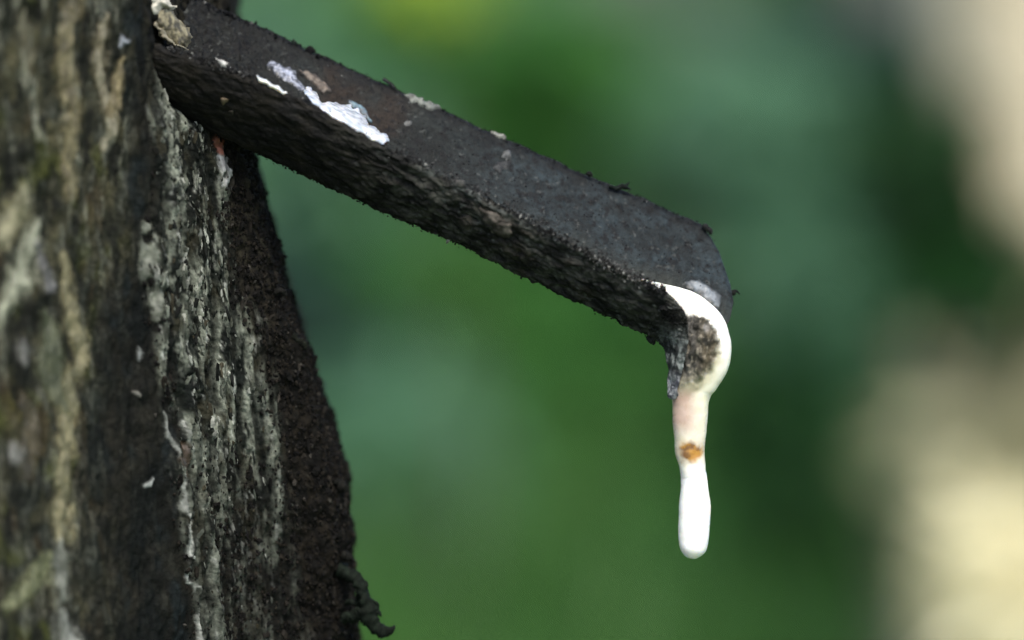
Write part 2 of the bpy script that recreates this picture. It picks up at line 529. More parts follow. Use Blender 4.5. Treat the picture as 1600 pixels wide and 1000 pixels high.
# runnels, smears and drops of dried latex: path of (px, py, half width px), two colours, relief mm, seed, label
STREAKS = [
    ([(102, 398, 5), (106, 450, 7), (113, 505, 11), (125, 545, 9), (124, 572, 8), (110, 590, 11), (106, 640, 12), (101, 690, 11), (96, 740, 9), (95, 780, 9), (96, 808, 13), (95, 832, 9), (95, 840, 4)], (.25, .225, .125), (.17, .16, .085), 1.0, 1.1, 'long yellowish runnel of dried latex ending in a drop'),
    ([(72, 490, 5), (78, 520, 11), (80, 560, 14), (84, 600, 11), (100, 640, 6)], (.12, .13, .075), (.06, .07, .035), .6, 2.1, ''),
    ([(58, 352, 8), (50, 385, 14), (38, 415, 16), (25, 445, 14), (8, 480, 10), (-8, 500, 8)], (.40, .41, .30), (.24, .25, .17), 1.1, 3.1, 'wide pale slanting smear of dried latex'),
    ([(62, 385, 5), (72, 420, 6), (82, 445, 7)], (.17, .17, .17), (.09, .09, .09), .7, 3.7, ''),
    ([(118, -20, 9), (110, 20, 9), (104, 70, 8), (102, 130, 11), (108, 170, 7), (113, 205, 9), (108, 250, 7), (109, 292, 8), (108, 310, 4)], (.22, .19, .10), (.12, .10, .05), .9, 4.1, ''),
    ([(163, 20, 4), (158, 50, 8), (155, 85, 11), (157, 130, 7), (172, 180, 9), (170, 205, 8), (158, 235, 5)], (.24, .22, .15), (.13, .11, .06), 1.0, 5.1, ''),
    ([(36, 20, 4), (38, 50, 7), (40, 85, 8), (36, 105, 5)], (.21, .20, .13), (.12, .11, .06), .9, 6.1, ''),
    ([(190, 95, 5), (185, 125, 8), (180, 155, 10), (172, 175, 6)], (.17, .14, .07), (.10, .08, .04), .7, 6.6, ''),
    ([(92, 842, 3), (92, 865, 7), (94, 890, 10), (93, 912, 6), (92, 935, 5)], (.24, .25, .21), (.14, .15, .12), .9, 7.1, ''),
    ([(96, 955, 5), (99, 975, 9), (106, 1000, 12), (112, 1040, 12)], (.34, .35, .31), (.2, .21, .18), 1.0, 8.1, ''),
    ([(76, 868, 6), (64, 888, 10), (48, 910, 12), (30, 930, 11), (10, 945, 7)], (.23, .24, .13), (.12, .13, .06), .9, 9.1, ''),
    ([(42, 296, 6), (34, 318, 13), (18, 340, 15), (-5, 365, 15)], (.33, .31, .19), (.17, .16, .09), 1.0, 10.1, ''),
    ([(227, 348, 4), (229, 380, 9), (233, 420, 9), (238, 460, 7), (241, 500, 3)], (.15, .16, .125), (.10, .11, .085), 1.0, 11.1, 'pale loose flake along the edge of the tapping panel'),
    ([(284, 660, 2), (286, 690, 3.2), (283, 730, 2.6), (282, 760, 3.2), (285, 800, 3.2), (287, 830, 2.6), (291, 870, 4), (294, 895, 3.5), (302, 930, 3.2), (306, 960, 2.6), (309, 1000, 3.2)], (.34, .355, .32), (.17, .18, .155), .9, 12.1, 'thin grey thread of latex down the ridge'),
    ([(252, 640, 1.5), (256, 660, 3.5), (266, 690, 3), (276, 715, 1.5)], (.3, .31, .285), (.16, .17, .15), .9, 12.6, ''),
    ([(340, 236, 4), (345, 255, 9), (352, 278, 10), (362, 292, 5)], (.36, .37, .36), (.2, .2, .2), 1.2, 13.1, ''),
    ([(340, 212, 4), (343, 224, 8), (346, 236, 5)], (.17, .05, .025), (.10, .035, .018), 1.0, 14.1, 'small orange red patch of fresh bark under the spout'),
    ([(217, 541, 1.5), (220, 552, 3.2), (222, 563, 2)], (.2, .21, .2), (.12, .13, .12), .9, 15.1, ''),
    ([(213, 613, 1.5), (216, 618, 2.6), (218, 623, 1.5)], (.12, .115, .1), (.12, .12, .1), .8, 16.1, ''),
    ([(230, 759, 2), (237, 755, 2.5), (243, 749, 1.5)], (.26, .28, .26), (.16, .17, .16), .8, 17.1, ''),
    ([(184, 72, 3), (192, 62, 6), (200, 64, 4)], (.26, .28, .31), (.14, .15, .16), .8, 18.1, ''),
    ([(282, 690, 3), (284, 715, 7), (286, 745, 3)], (.055, .034, .02), (.03, .022, .014), .6, 19.1, ''),
    ([(22, 695, 4), (26, 708, 8), (28, 722, 4)], (.26, .26, .24), (.16, .16, .14), .8, 20.1, ''),
    ([(36, 610, 5), (46, 650, 11), (48, 700, 12), (44, 740, 8)], (.055, .042, .018), (.035, .028, .013), .5, 20.7, ''),
    ([(38, 530, 4), (40, 555, 8), (42, 572, 4)], (.2, .2, .18), (.1, .1, .09), .8, 21.1, ''),
]
colr = bark_colour(rows, dd)
vpx, vpy = proj(rows)
owner = np.full(rows.shape[:2], -1)
front = rows[..., 1] - BASE[1] < .03
for si, (path, c1, c2, hgt, seed, lab) in enumerate(STREAKS):
    c = resample(catmull(np.array(path, float), 160), 60)
    wmx = c[:, 2].max() * 2.2 + 6
    sel = np.where(front & (vpx > c[:, 0].min() - wmx) & (vpx < c[:, 0].max() + wmx) & (vpy > c[:, 1].min() - wmx) & (vpy < c[:, 1].max() + wmx))
    x, y, p = vpx[sel], vpy[sel], rows[sel]
    x = x + 9 * fbm(p, 4, o=2, seed=seed + 30)
    y = y + 9 * fbm(p, 4, o=2, seed=seed + 40)
    best = np.full(len(x), 9.0)
    for a in range(len(c)):
        best = np.minimum(best, np.hypot(x - c[a, 0], (y - c[a, 1]) * .8) / max(c[a, 2] * 1.2, 1.5))
    best = best + .95 * fbm(p, 3.0, 3.0, 5, o=4, seed=seed) + .35 * fbm(p, .8, o=2, seed=seed + 7)
    soft = np.clip((190 - c[:, 0].mean()) / 60, 0, 1)
    m = (1 - smooth(.35 - .35 * soft, 1.3 + .5 * soft, best)) * (1 - .22 * soft)
    if c[:, 0].mean() > 230:
        m = m * smooth(-.28, .0, fbm(p, 3, 3, 5, o=3, seed=seed + 60))
    dd[sel] = dd[sel] * (1 - .3 * m) + m * hgt * .00045
    t = smooth(-.3, .3, fbm(p, 2.5, 2.5, 6, o=3, seed=seed + 3))
    colr[sel] = mix(1, 0, m) * colr[sel] + (m[:, None] * mix(np.array(c1) * .8, np.array(c2) * .6, t))
    ow = owner[sel]
    ow[m > .42] = si
    owner[sel] = ow
rows2 = rows + nrm * dd[..., None]
nr, nu = rows.shape[:2]
fa = grid_faces(nr, nu)
last = np.stack([np.arange(nr - 1) * nu + nu - 1, np.arange(1, nr) * nu + nu - 1, np.arange(1, nr) * nu, np.arange(nr - 1) * nu], -1)
fa = np.concatenate([fa, last])
fown = owner.ravel()[fa]
fown = np.where((fown == fown[:, :1]).all(1), fown[:, 0], -1)
V_, C_ = rows2.reshape(-1, 3), colr.reshape(-1, 3)


def sub(faces):
    used, inv = np.unique(faces, return_inverse=True)
    return V_[used], inv.reshape(faces.shape), C_[used]


v, f, c = sub(fa[fown < 0])
trunk = link('trunk', mesh('trunk', v, f, MAT_BARK, c), tree)
for si, (path, c1, c2, hgt, seed, lab) in enumerate(STREAKS):
    fs_ = fa[fown == si]
    if len(fs_) < 6:
        continue
    v, f, c = sub(fs_)
    o = link('bark_patch' if 'bark' in lab else 'dried_latex_streak', mesh('dried_latex_streak', v, f, MAT_DRYLATEX, c), trunk)
    if lab:
        o['label'] = lab


def trunk_pt(px, py, lift=0.0, rough=True):
    px, py = np.asarray(px, float), np.asarray(py, float)
    y = np.full(np.broadcast(px, py).shape, -.015)
    for _ in range(8):
        q = PY(px, py, y)
        y = .3 * y + .7 * front_y(q[..., 0], q[..., 2])
    q = PY(px, py, y)
    e = 4e-4
    gx_ = (front_y(q[..., 0] + e, q[..., 2]) - front_y(q[..., 0] - e, q[..., 2])) / (2 * e)
    nn = np.stack([gx_, -np.ones_like(gx_), np.zeros_like(gx_)], -1)
    nn /= np.linalg.norm(nn, axis=-1, keepdims=True)
    d = bark_disp(q) if rough else 0 * y
    return q + nn * (d + lift)[..., None], nn


# --- crumbs of bark, dirt and dry latex
_ico = np.array([(1, 0, 0), (-1, 0, 0), (0, 1, 0), (0, -1, 0), (0, 0, 1), (0, 0, -1)], float)
_icf = np.array([(0, 2, 4), (2, 1, 4), (1, 3, 4), (3, 0, 4), (2, 0, 5), (1, 2, 5), (3, 1, 5), (0, 3, 5)])


def crumbs(name, pts, sizes, cols, parent, stretch=(1, 1, 1), label=None, mat=None):
    n = len(pts)
    q = rng.normal(size=(n, 3, 3))
    a = q[:, 0] / np.linalg.norm(q[:, 0], axis=1)[:, None]
    b = np.cross(a, q[:, 1])
    b /= np.linalg.norm(b, axis=1)[:, None]
    c = np.cross(a, b)
    Rm = np.stack([a, b, c], 1)
    v = _ico[None] * rng.uniform(.45, 1.25, (n, 6, 1)) * (sizes[:, None, None])
    v = v * rng.uniform(.5, 1.3, (n, 1, 3))
    v = np.einsum('nij,njk->nik', v, Rm) * np.array(stretch)
    v = v + pts[:, None]
    f = (np.arange(n)[:, None, None] * 6 + _icf[None]).reshape(-1, 3)
    cc = np.repeat(cols, 6, axis=0)
    o = link(name, mesh(name, v.reshape(-1, 3), f, mat or MAT_CRUMB, cc, False), parent)
    o['kind'] = 'stuff'
    if label:
        o['label'] = label
    return o


def ramp_cols(n, cs, p):
    i = rng.choice(len(cs), n, p=p)
    return np.array(cs)[i] * rng.uniform(.6, 1.3, (n, 1))


_, vy_, zpanel, zstrip, zflank = bark_zones(rows)
inwin = (zr > z_lo)[:, None] & (zr < z_hi)[:, None] & (rows[..., 1] - BASE[1] < .036) & (owner < 0)


def scatter(wt, n):
    wt = (wt * inwin).ravel()
    return rng.choice(wt.size, n, p=wt / wt.sum())


ix = scatter(zstrip * (1 - .5 * smooth(700, 900, vy_)), 1000)
pts = rows2.reshape(-1, 3)[ix] + nrm.reshape(-1, 3)[ix] * (rng.uniform(-.15, .25, len(ix)) * 1e-3)[:, None]
crumbs('bark_crumbs', pts, rng.uniform(.12, .42, len(ix)) * 1e-3, ramp_cols(len(ix), [(.006, .007, .0055), (.055, .06, .05), (.16, .17, .15), (.026, .023, .014)], [.48, .33, .05, .14]), trunk, (1, 1, 2.2),
       'grey crumbly crust on the bark')


def flakes(name, ix, lz, lw, cols, parent, label):
    """thin irregular plates lying on the bark, long axis upright"""
    n = len(ix)
    nn = nrm.reshape(-1, 3)[ix] + rng.normal(0, .22, (n, 3))
    nn /= np.linalg.norm(nn, axis=1)[:, None]
    up_ = np.array([0, 0, 1.]) + rng.normal(0, .16, (n, 3))
    sx = np.cross(up_, nn)
    sx /= np.linalg.norm(sx, axis=1)[:, None]
    up_ = np.cross(nn, sx)
    th = np.linspace(0, 2 * np.pi, 9)[:-1]
    r = rng.uniform(.55, 1.2, (n, 8))
    ring = sx[:, None] * (np.cos(th) * r * lw[:, None])[..., None] + up_[:, None] * (np.sin(th) * r * lz[:, None])[..., None]
    c = rows2.reshape(-1, 3)[ix][:, None]
    b0 = c + ring - nn[:, None] * .0004
    lift = rng.uniform(.05, .45, (n, 8)) * 1e-3
    b1 = c + ring * .86 + nn[:, None] * lift[..., None]
    v = np.concatenate([b0, b1, c + nn[:, None] * rng.uniform(.1, .5, (n, 1, 1)) * 1e-3], 1)
    k = np.arange(8)
    k2 = (k + 1) % 8
    f = np.concatenate([np.stack([k, k2, k2 + 8], -1), np.stack([k, k2 + 8, k + 8], -1), np.stack([k + 8, k2 + 8, 0 * k + 16], -1)])
    F = (np.arange(n)[:, None, None] * 17 + f[None]).reshape(-1, 3)
    o = link(name, mesh(name, v.reshape(-1, 3), F, MAT_CRUMB, np.repeat(cols, 17, axis=0), False), parent)
    o['kind'] = 'stuff'
    o['label'] = label


RDG = smooth(-.05, .22, fbm(rows, 3.4, 3.4, 42, o=3, seed=77.7))
ix = scatter(zstrip ** 2 * (.03 + RDG) * (1 - .75 * smooth(560, 860, vy_)), 230)
n = len(ix)
flakes('bark_flakes', ix, rng.uniform(.6, 2.6, n) * 1e-3, rng.uniform(.14, .5, n) * 1e-3,
       ramp_cols(n, [(.05, .056, .045), (.11, .12, .098), (.22, .23, .20), (.006, .007, .006), (.035, .032, .021)], [.28, .30, .10, .24, .08]), trunk, 'grey green weathered bark flakes down the ridge')
ix = scatter(zflank * smooth(150, 230, vy_), 500)
n = len(ix)
flakes('bark_flakes', ix, rng.uniform(.5, 1.8, n) * 1e-3, rng.uniform(.3, .9, n) * 1e-3,
       ramp_cols(n, [(.003, .0027, .0022), (.009, .0075, .0055), (.025, .022, .018)], [.55, .37, .08]), trunk, 'dark brown bark flakes on the flank')
ix = scatter(zflank * smooth(150, 230, vy_), 9000)
pts = rows2.reshape(-1, 3)[ix] + nrm.reshape(-1, 3)[ix] * (rng.uniform(-.2, .45, len(ix)) * 1e-3)[:, None]
crumbs('bark_crumbs', pts, rng.uniform(.15, .62, len(ix)) ** 1.0 * 1e-3, ramp_cols(len(ix), [(.0025, .0022, .002), (.008, .0065, .0045), (.035, .032, .027)], [.6, .375, .025]), trunk, (1, 1, 1.3), 'dark brown crumbs on the flank of the trunk')


# --- shreds of bark and moss hanging from the flank
def tube(path, nseg=10, ns=60, rough=.35, seed=0.):
    """path rows: px, py, depth mm, radius px -> verts, quads"""
    path = np.array(path, float)
    c = catmull(path, ns)
    ctr = P(c[:, 0], c[:, 1], c[:, 2])
    tg = np.gradient(ctr, axis=0)
    tg /= np.linalg.norm(tg, axis=1)[:, None]
    up = FWD
    a = np.cross(tg, up)
    a /= np.linalg.norm(a, axis=1)[:, None]
    b = np.cross(tg, a)
    th = np.linspace(0, 2 * np.pi, nseg, endpoint=False)
    r = np.maximum(c[:, 3], .2) * K
    dirs = a[:, None] * np.cos(th)[None, :, None] + b[:, None] * np.sin(th)[None, :, None]
    base = ctr[:, None] + dirs * r[:, None, None]
    r2 = r[:, None] * (1 + rough * 2.2 * fbm(base, 1.3, o=3, seed=seed))
    v = ctr[:, None] + dirs * r2[..., None]
    f = []
    i, j = np.meshgrid(np.arange(ns - 1), np.arange(nseg), indexing='ij')
    j2 = (j + 1) % nseg
    f = np.stack([i * nseg + j, i * nseg + j2, (i + 1) * nseg + j2, (i + 1) * nseg + j], -1).reshape(-1, 4)
    return v.reshape(-1, 3), f


def tubes(name, paths, col, parent, mat=MAT_BARK, label=None, rough=.35):
    V, F, off = [], [], 0
    for i, p in enumerate(paths):
        v, f = tube(p, seed=i * 3.3, rough=rough)
        V.append(v)
        F.append(f + off)
        off += len(v)
    V, F = np.concatenate(V), np.concatenate(F)
    cc = mix(col, np.array(col) * 2.2, smooth(0, .4, fbm(V, 1.5, o=3)))
    o = link(name, mesh(name, V, F, mat, cc), parent)
    if label:
        o['label'] = label
    return o


tubes('bark_shred', [
    [(530, 890, 16, 12), (546, 897, 15, 10), (560, 908, 14, 8), (566, 925, 14, 9), (572, 945, 14, 12), (577, 962, 14, 13), (586, 978, 14, 11), (598, 986, 14, 9), (609, 985, 14, 7), (615, 980, 14, 3), (617, 977, 14, 1)],
    [(536, 966, 16, 9), (552, 963, 15, 10), (566, 957, 14, 10), (576, 955, 14, 6)],
    [(540, 941, 16, 5), (556, 941, 15, 5), (570, 942, 14, 5), (584, 940, 14, 4), (593, 947, 14, 1)],
    [(564, 920, 14, 6), (571, 913, 14, 5), (568, 906, 14, 1)],
    [(574, 948, 14, 6), (588, 954, 14, 5), (596, 963, 14, 1)],
], (.0035, .0055, .0035), trunk, label='dark twisted shred of bark hanging off the flank', rough=.55)
tubes('bark_shred', [[(424, 458, 10, 5), (437, 455, 10, 5), (443, 459, 10, 4), (441, 468, 10, 1)]], (.006, .006, .005), trunk, rough=.6)
tubes('bark_shred', [[(456, 524, 12, 6), (468, 533, 12, 7), (476, 540, 12, 5), (473, 547, 12, 1)]], (.005, .006, .004), trunk, rough=.6)
tubes('bark_shred', [[(524, 750, 15, 8), (538, 764, 15, 6), (545, 769, 15, 1)]], (.005, .005, .004), trunk, rough=.6)
tubes('bark_shred', [[(534, 866, 15, 6), (546, 872, 15, 5), (556, 879, 15, 1)]], (.005, .005, .004), trunk, rough=.6)

# ------------------------------------------------------------------ the spout
KPX = np.array([120, 205, 240, 300, 400, 500, 600, 700, 800, 900, 1000, 1030, 1160.])
KPY = np.array([113, 152, 168, 191, 238, 285, 331, 373, 422, 469, 517, 533, 594.])
FPX = np.array([120, 205, 270, 330, 400, 500, 600, 700, 800, 900, 1000, 1098, 1160.])
FPYv = np.array([-86, -48, -20, 9, 39, 86, 131, 177, 222, 266, 308, 352, 379.])
NPATH = [(205, 50, -13), (240, 68, -13), (330, 99, -13), (410, 127, -13), (500, 172, -13), (600, 227, -13), (700, 277, -13), (800, 330, -12.5), (900, 383, -12), (1000, 436, -12),
         (1036, 453, -11.5), (1058, 472, -10.5), (1072, 492, -9.5), (1075, 522, -8), (1071, 550, -7), (1064, 585, -6), (1055, 624, -5)]
KPATH = [(205, 152, -3), (240, 168, -3), (300, 191, -2.5), (400, 238, -2), (500, 285, -2), (600, 331, -2), (700, 373, -2), (800, 422, -2), (900, 469, -2), (1000, 517, -2),
         (1026, 531, -2), (1038, 541, -2.5), (1044, 556, -3), (1046, 578, -3.5), (1047, 598, -4), (1048, 612, -4.2), (1049, 624, -4.5)]
spout = thing('tapping_spout', 'blackened metal channel spout driven into the tree, white latex dripping off its end', 'spout', tuple(P(232, 120, -5)))


def sheet(name, G, th, disp_a, disp_b, colf, mat, parent, taper=6):
    """solid from a grid of mid points: the two faces displaced, borders stitched"""
    nu, nv = G.shape[:2]
    nn = grid_normals(G)
    eu = np.minimum(np.arange(nu), nu - 1 - np.arange(nu)) / taper
    ev = np.minimum(np.arange(nv), nv - 1 - np.arange(nv)) / taper
    rim = np.sqrt(np.clip(np.minimum(eu[:, None], ev[None, :]), 0.02, 1))
    A = G + nn * (th / 2 * rim + disp_a * (.4 + .6 * rim))[..., None]
    B = G - nn * (th / 2 * rim + disp_b * (.4 + .6 * rim))[..., None]
    fA = grid_faces(nu, nv)
    fB = grid_faces(nu, nv)[:, ::-1] + nu * nv
    bd = np.concatenate([np.arange(nv), np.arange(1, nu) * nv + nv - 1, (nu - 1) * nv + np.arange(nv - 2, -1, -1), np.arange(nu - 2, 0, -1) * nv])
    b2 = np.roll(bd, -1)
    fs = np.stack([bd, bd + nu * nv, b2 + nu * nv, b2], -1)
    V = np.concatenate([A.reshape(-1, 3), B.reshape(-1, 3)])
    o = link(name, mesh(name, V, np.concatenate([fA, fB, fs]), mat, colf(V)), parent)
    return o, A, B


# far wing: its inner face looks up at the camera
EV = [(0, 1055), (.19, 1118), (.39, 1140), (.54, 1146), (.65, 1141), (.85, 1124), (.95, 1108), (1, 1097)]
nvw, nuw = 120, 600
vv = np.linspace(0, 1, nvw)
tt = np.linspace(0, 1, nuw)
endx = np.interp(vv, *zip(*EV))
PXg = 140 + (endx[None, :] - 140) * tt[:, None]
kf, ff = np.interp(PXg, KPX, KPY), np.interp(PXg, FPX, FPYv)
PYg = kf + (ff - kf) * vv[None, :]
jit = fbm(P(PXg, PYg, 14), 5, o=3, seed=13.) * 5 * smooth(.93, 1, vv)[None, :]


def far_depth(v):
    return -2 + 17 * v ** 1.15


Gf = P(PXg, PYg + jit, far_depth(vv)[None, :] + 0 * PXg)


def far_disp(p):
    px, py = proj(p)
    left = 1 - smooth(300, 560, px)
    left = 1 - smooth(330, 520, px + 40 * fbm(p, 8, o=2, seed=12.))
    d = .35 * fbm(p, 7, o=3, seed=14.) + .14 * fbm(p, 1.3, o=3, seed=15.)
    d = d + left * (1.1 * fbm(p, 2.8, o=4, seed=16.) + .4 * fbm(p, .9, o=2, seed=17.)) + .28 * np.clip(fbm(p, 1.6, o=2, seed=18.) - .18, 0, 1) * 3
    return d * 1e-3


def far_col(p):
    px, py = proj(p)
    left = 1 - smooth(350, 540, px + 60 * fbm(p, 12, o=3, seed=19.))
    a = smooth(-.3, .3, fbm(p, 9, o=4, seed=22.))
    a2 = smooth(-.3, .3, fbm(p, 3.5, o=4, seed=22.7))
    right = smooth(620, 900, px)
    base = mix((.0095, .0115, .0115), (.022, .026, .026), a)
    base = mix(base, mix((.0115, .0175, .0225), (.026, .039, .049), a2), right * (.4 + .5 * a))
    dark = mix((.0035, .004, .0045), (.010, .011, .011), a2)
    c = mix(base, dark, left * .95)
    brown = smooth(430, 520, px) * (1 - smooth(600, 670, px)) * smooth(-.3, .3, fbm(p, 10, o=3, seed=23.))
    c = mix(c, (.022, .014, .010), brown * .85)
    pit = smooth(.10, .30, fbm(p, 1.9, o=3, seed=24.))
    c = mix(c, (.005, .005, .006), pit * .75)
    sp = smooth(.36, .5, fbm(p, 1.2, o=2, seed=25.))
    c = mix(c, (.09, .095, .095), sp * .5)
    kf_, ff_ = np.interp(px, KPX, KPY), np.interp(px, FPX, FPYv)
    v = (py - kf_) / (ff_ - kf_)
    pale = (1 - smooth(.36, .62, v + .12 * fbm(p, 8, o=2, seed=26.))) * smooth(640, 1010, px)
    c = mix(c, (.038, .042, .038), pale * .75)
    rim = smooth(.88, .98, v + .08 * fbm(p, 3, o=2, seed=29.))
    c = mix(c, (.006, .007, .008), rim * .85)
    return c * np.array((.60, .62, .58))


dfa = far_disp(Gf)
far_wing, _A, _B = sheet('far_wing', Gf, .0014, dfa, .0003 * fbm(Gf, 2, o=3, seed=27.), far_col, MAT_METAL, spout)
nf = grid_normals(Gf)
FAR_SIGN = 1 if (nf[280, 60] @ FWD) < 0 else -1
if FAR_SIGN < 0:
    bpy.data.objects.remove(far_wing)
    far_wing, _A, _B = sheet('far_wing', Gf[:, ::-1], .0014, dfa[:, ::-1], .0003 * fbm(Gf[:, ::-1], 2, o=3, seed=27.), far_col, MAT_METAL, spout)


def far_pt(px, py, lift=0.0, rough=True):
    px, py = np.asarray(px, float), np.asarray(py, float)
    k_, f_ = np.interp(px, KPX, KPY), np.interp(px, FPX, FPYv)
    v = np.clip((py - k_) / (f_ - k_), 0, 1.2)
    p = P(px, py, far_depth(v))
    nn = np.cross(P(px + 2, py + 1, far_depth(v)) - p, P(px, py - 2, far_depth(np.clip(v + 2 / (k_ - f_), 0, 1.3))) - p)
    nn /= np.linalg.norm(nn, axis=-1, keepdims=True)
    nn *= -np.sign(nn @ FWD)[..., None]
    return p + nn * (.0007 + far_disp(p) + lift)[..., None], nn


# near wing: its outer face fills the lower half; it curls down into the beak
npth = resample(catmull(NPATH, 1200), 1200)
kpth = resample(catmull(KPATH, 1200), 1200)


def by_stage(path, n):
    # straight part and beak are sampled in step on both guides
    c = catmull(path, 1601)
    m = int(1600 * 10 / 16)
    return np.concatenate([resample(c[:m + 1], int(n * .80)), resample(c[m:], n - int(n * .80) + 1)[1:]])


nun, nvn = 620, 100
Ng, Kg = by_stage(NPATH, nun), by_stage(KPATH, nun)
vv = np.linspace(0, 1, nvn)
Gc = Ng[:, None, :] * (1 - vv)[None, :, None] + Kg[:, None, :] * vv[None, :, None]
wdth = np.linalg.norm((Ng - Kg)[:, :2], axis=1)
bul = np.sin(vv * np.pi)[None, :] * (2.2 * np.clip(wdth / 95, 0, 1) ** 1.0)[:, None]
q0 = P(Gc[..., 0], Gc[..., 1], 0)
jr = fbm(q0, 4, o=3, seed=33.) * 6 + fbm(q0, 1.3, o=3, seed=34.) * 6
beakfade = (1 - .75 * smooth(.8, .9, np.linspace(0, 1, nun)))[:, None]
Gn = P(Gc[..., 0], Gc[..., 1] + jr * beakfade * (smooth(.9, 1, vv) + (1 - smooth(0, .08, vv)))[None, :], Gc[..., 2] - bul)


def near_disp(p):
    px, py = proj(p)
    # fibrous, flaky, running along the spout
    ax = np.array([.9, 0, -.42])
    u = p @ ax
    wv = p @ np.array([.42, 0, .9])
    q = np.stack([u, p[..., 1], wv], -1)
    bk = (smooth(1015, 1045, px) * smooth(480, 530, py))[..., None]
    q = q * (1 - bk) + np.stack([p[..., 2], p[..., 1], p[..., 0]], -1) * bk
    fib = 1 - np.abs(fbm(q, 7, 3.4, 3.0, o=3, seed=35.)) * 2.6
    mid = smooth(430, 700, px)
    hole = np.clip(fbm(q, 4, 2, 1.8, o=3, seed=35.5) - .1, 0, 1)
    d = .7 * fbm(q, 8, 5, 5, o=3, seed=36.) + (.2 + .4 * mid) * (fib - .5) - (.6 + 1.2 * mid) * hole + (.2 + .35 * mid) * fbm(q, 1.8, 1.2, 1.1, o=3, seed=37.)
    d = d * (1 - .45 * bk[..., 0])
    return d * 1e-3


def near_col(p):
    px, py = proj(p)
    ax = np.array([.9, 0, -.42])
    q = np.stack([p @ ax, p[..., 1], p @ np.array([.42, 0, .9])], -1)
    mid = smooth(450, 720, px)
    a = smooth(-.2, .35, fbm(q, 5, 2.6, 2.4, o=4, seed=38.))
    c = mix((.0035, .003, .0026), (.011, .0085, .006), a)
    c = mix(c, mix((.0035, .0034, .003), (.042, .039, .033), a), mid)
    warm = smooth(0, .35, fbm(q, 12, 6, 5, o=3, seed=38.5)) * mid * (1 - smooth(880, 960, px))
    c = mix(c, (.034, .026, .019), warm * .6)
    sp = smooth(.25, .42, fbm(q, 2.4, 1.2, 1.1, o=3, seed=39.))
    c = mix(c, (.09, .088, .082), sp * (.06 + .5 * mid))
    tip = smooth(1015, 1040, px) * smooth(500, 535, py)
    c = mix(c, mix((.020, .020, .021), (.22, .22, .215), smooth(-.2, .25, fbm(p, 1.6, 1.6, 4, o=3, seed=40.))), tip * .85)
    low = smooth(575, 600, py + 8 * fbm(p, 2, o=2, seed=43.))
    c = mix(c, mix((.04, .037, .055), (.30, .28, .30), smooth(-.2, .2, fbm(p, 1.5, o=3, seed=44.))), low * .8)
    # dried pale film on the upper rim
    r = np.interp(px, [x[0] for x in NPATH[:11]], [x[1] for x in NPATH[:11]])
    rim = (1 - smooth(5, 20, py - r)) * smooth(-6, -2, py - r) * smooth(580, 700, px) * (1 - smooth(1020, 1050, px))
    c = mix(c, (.065, .066, .063), rim * smooth(-.1, .3, fbm(q, 4, 2, 2, o=3, seed=45.)) * .9)
    return c * np.array((.70, .78, .76))


nn_ = grid_normals(Gn)
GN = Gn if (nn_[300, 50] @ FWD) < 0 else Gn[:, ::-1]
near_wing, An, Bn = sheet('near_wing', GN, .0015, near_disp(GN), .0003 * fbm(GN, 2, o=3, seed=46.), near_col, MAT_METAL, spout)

# crust of crumbs along the near rim and over both faces
def rim_y(px):
    return np.interp(px, [x[0] for x in NPATH[:11]], [x[1] for x in NPATH[:11]])


def near_pt(px, py, lift=0.0):
    r, k_ = rim_y(px), np.interp(px, KPX, KPY)
    v = np.clip((py - r) / (k_ - r), 0, 1)
    return P(px, py, -12.7 * (1 - v) - 2 * v - 2.2 * np.sin(v * np.pi) - .75 - lift)


n = 2600
px_ = 1040 - 780 * rng.uniform(0, 1, n) ** 1.3
py_ = rim_y(px_) + rng.normal(2, 6, n)
keep = ~((px_ > 396) & (px_ < 614) & (rng.uniform(0, 1, n) < .93))
px_, py_ = px_[keep], py_[keep]
n = len(px_)
crumbs('rim_crust', near_pt(px_, py_, rng.uniform(-1.2, .4, n)), rng.uniform(.08, .44, n) * 1e-3,
       ramp_cols(n, [(.007, .007, .007), (.04, .04, .039), (.11, .11, .105), (.22, .22, .2)], [.58, .34, .07, .01]), spout, label='crumbly grey crust along the near rim')
n = 260
px_ = 915 + rng.normal(0, 1, n) * 10 + rng.uniform(0, 85, n)
py_ = rim_y(px_) + 6 + rng.normal(0, 5, n)
crumbs('rim_crust', near_pt(px_, py_, rng.uniform(-.3, .6, n)), rng.uniform(.08, .30, n) * 1e-3,
       ramp_cols(n, [(.03, .03, .027), (.10, .10, .093), (.3, .3, .28)], [.5, .42, .08]), spout, label='whitish crumbs on the near rim close to the tip')
n = 1500
px_ = rng.uniform(300, 1120, n)
k_, f_ = np.interp(px_, KPX, KPY), np.interp(px_, FPX, FPYv)
v_ = rng.uniform(.45, .99, n)
py_ = k_ + (f_ - k_) * v_
keep = ~((px_ > 405) & (px_ < 612) & (v_ < .8))
px_, py_ = px_[keep], py_[keep]
n = len(px_)
pts, nn = far_pt(px_, py_, rng.uniform(-.05, .12, n) * 1e-3)
crumbs('grit', pts, rng.uniform(.05, .24, n) * 1e-3, ramp_cols(n, [(.004, .004, .005), (.026, .028, .03), (.2, .205, .2)], [.79, .195, .015]), spout, label='fine grit stuck in the channel')
n = 900
px_ = np.concatenate([rng.uniform(300, 1098, 620), rng.uniform(1098, 1146, 280)])
f_ = np.interp(px_, FPX, FPYv)
f_[620:] = np.interp(px_[620:], [1098, 1122, 1140, 1146], [352, 395, 445, 475])
pts = P(px_, f_ + rng.normal(1.5, 2.2, n), 14 + rng.normal(0, .5, n))
left = (px_ < 520)
sz = np.where(left, rng.uniform(.15, .6, n), rng.uniform(.08, .32, n)) * 1e-3
crumbs('grit', pts, sz, ramp_cols(n, [(.004, .004, .005), (.016, .017, .018), (.14, .14, .13)], [.77, .2, .03]), spout, label='dark grit along the far rim')
n = 900
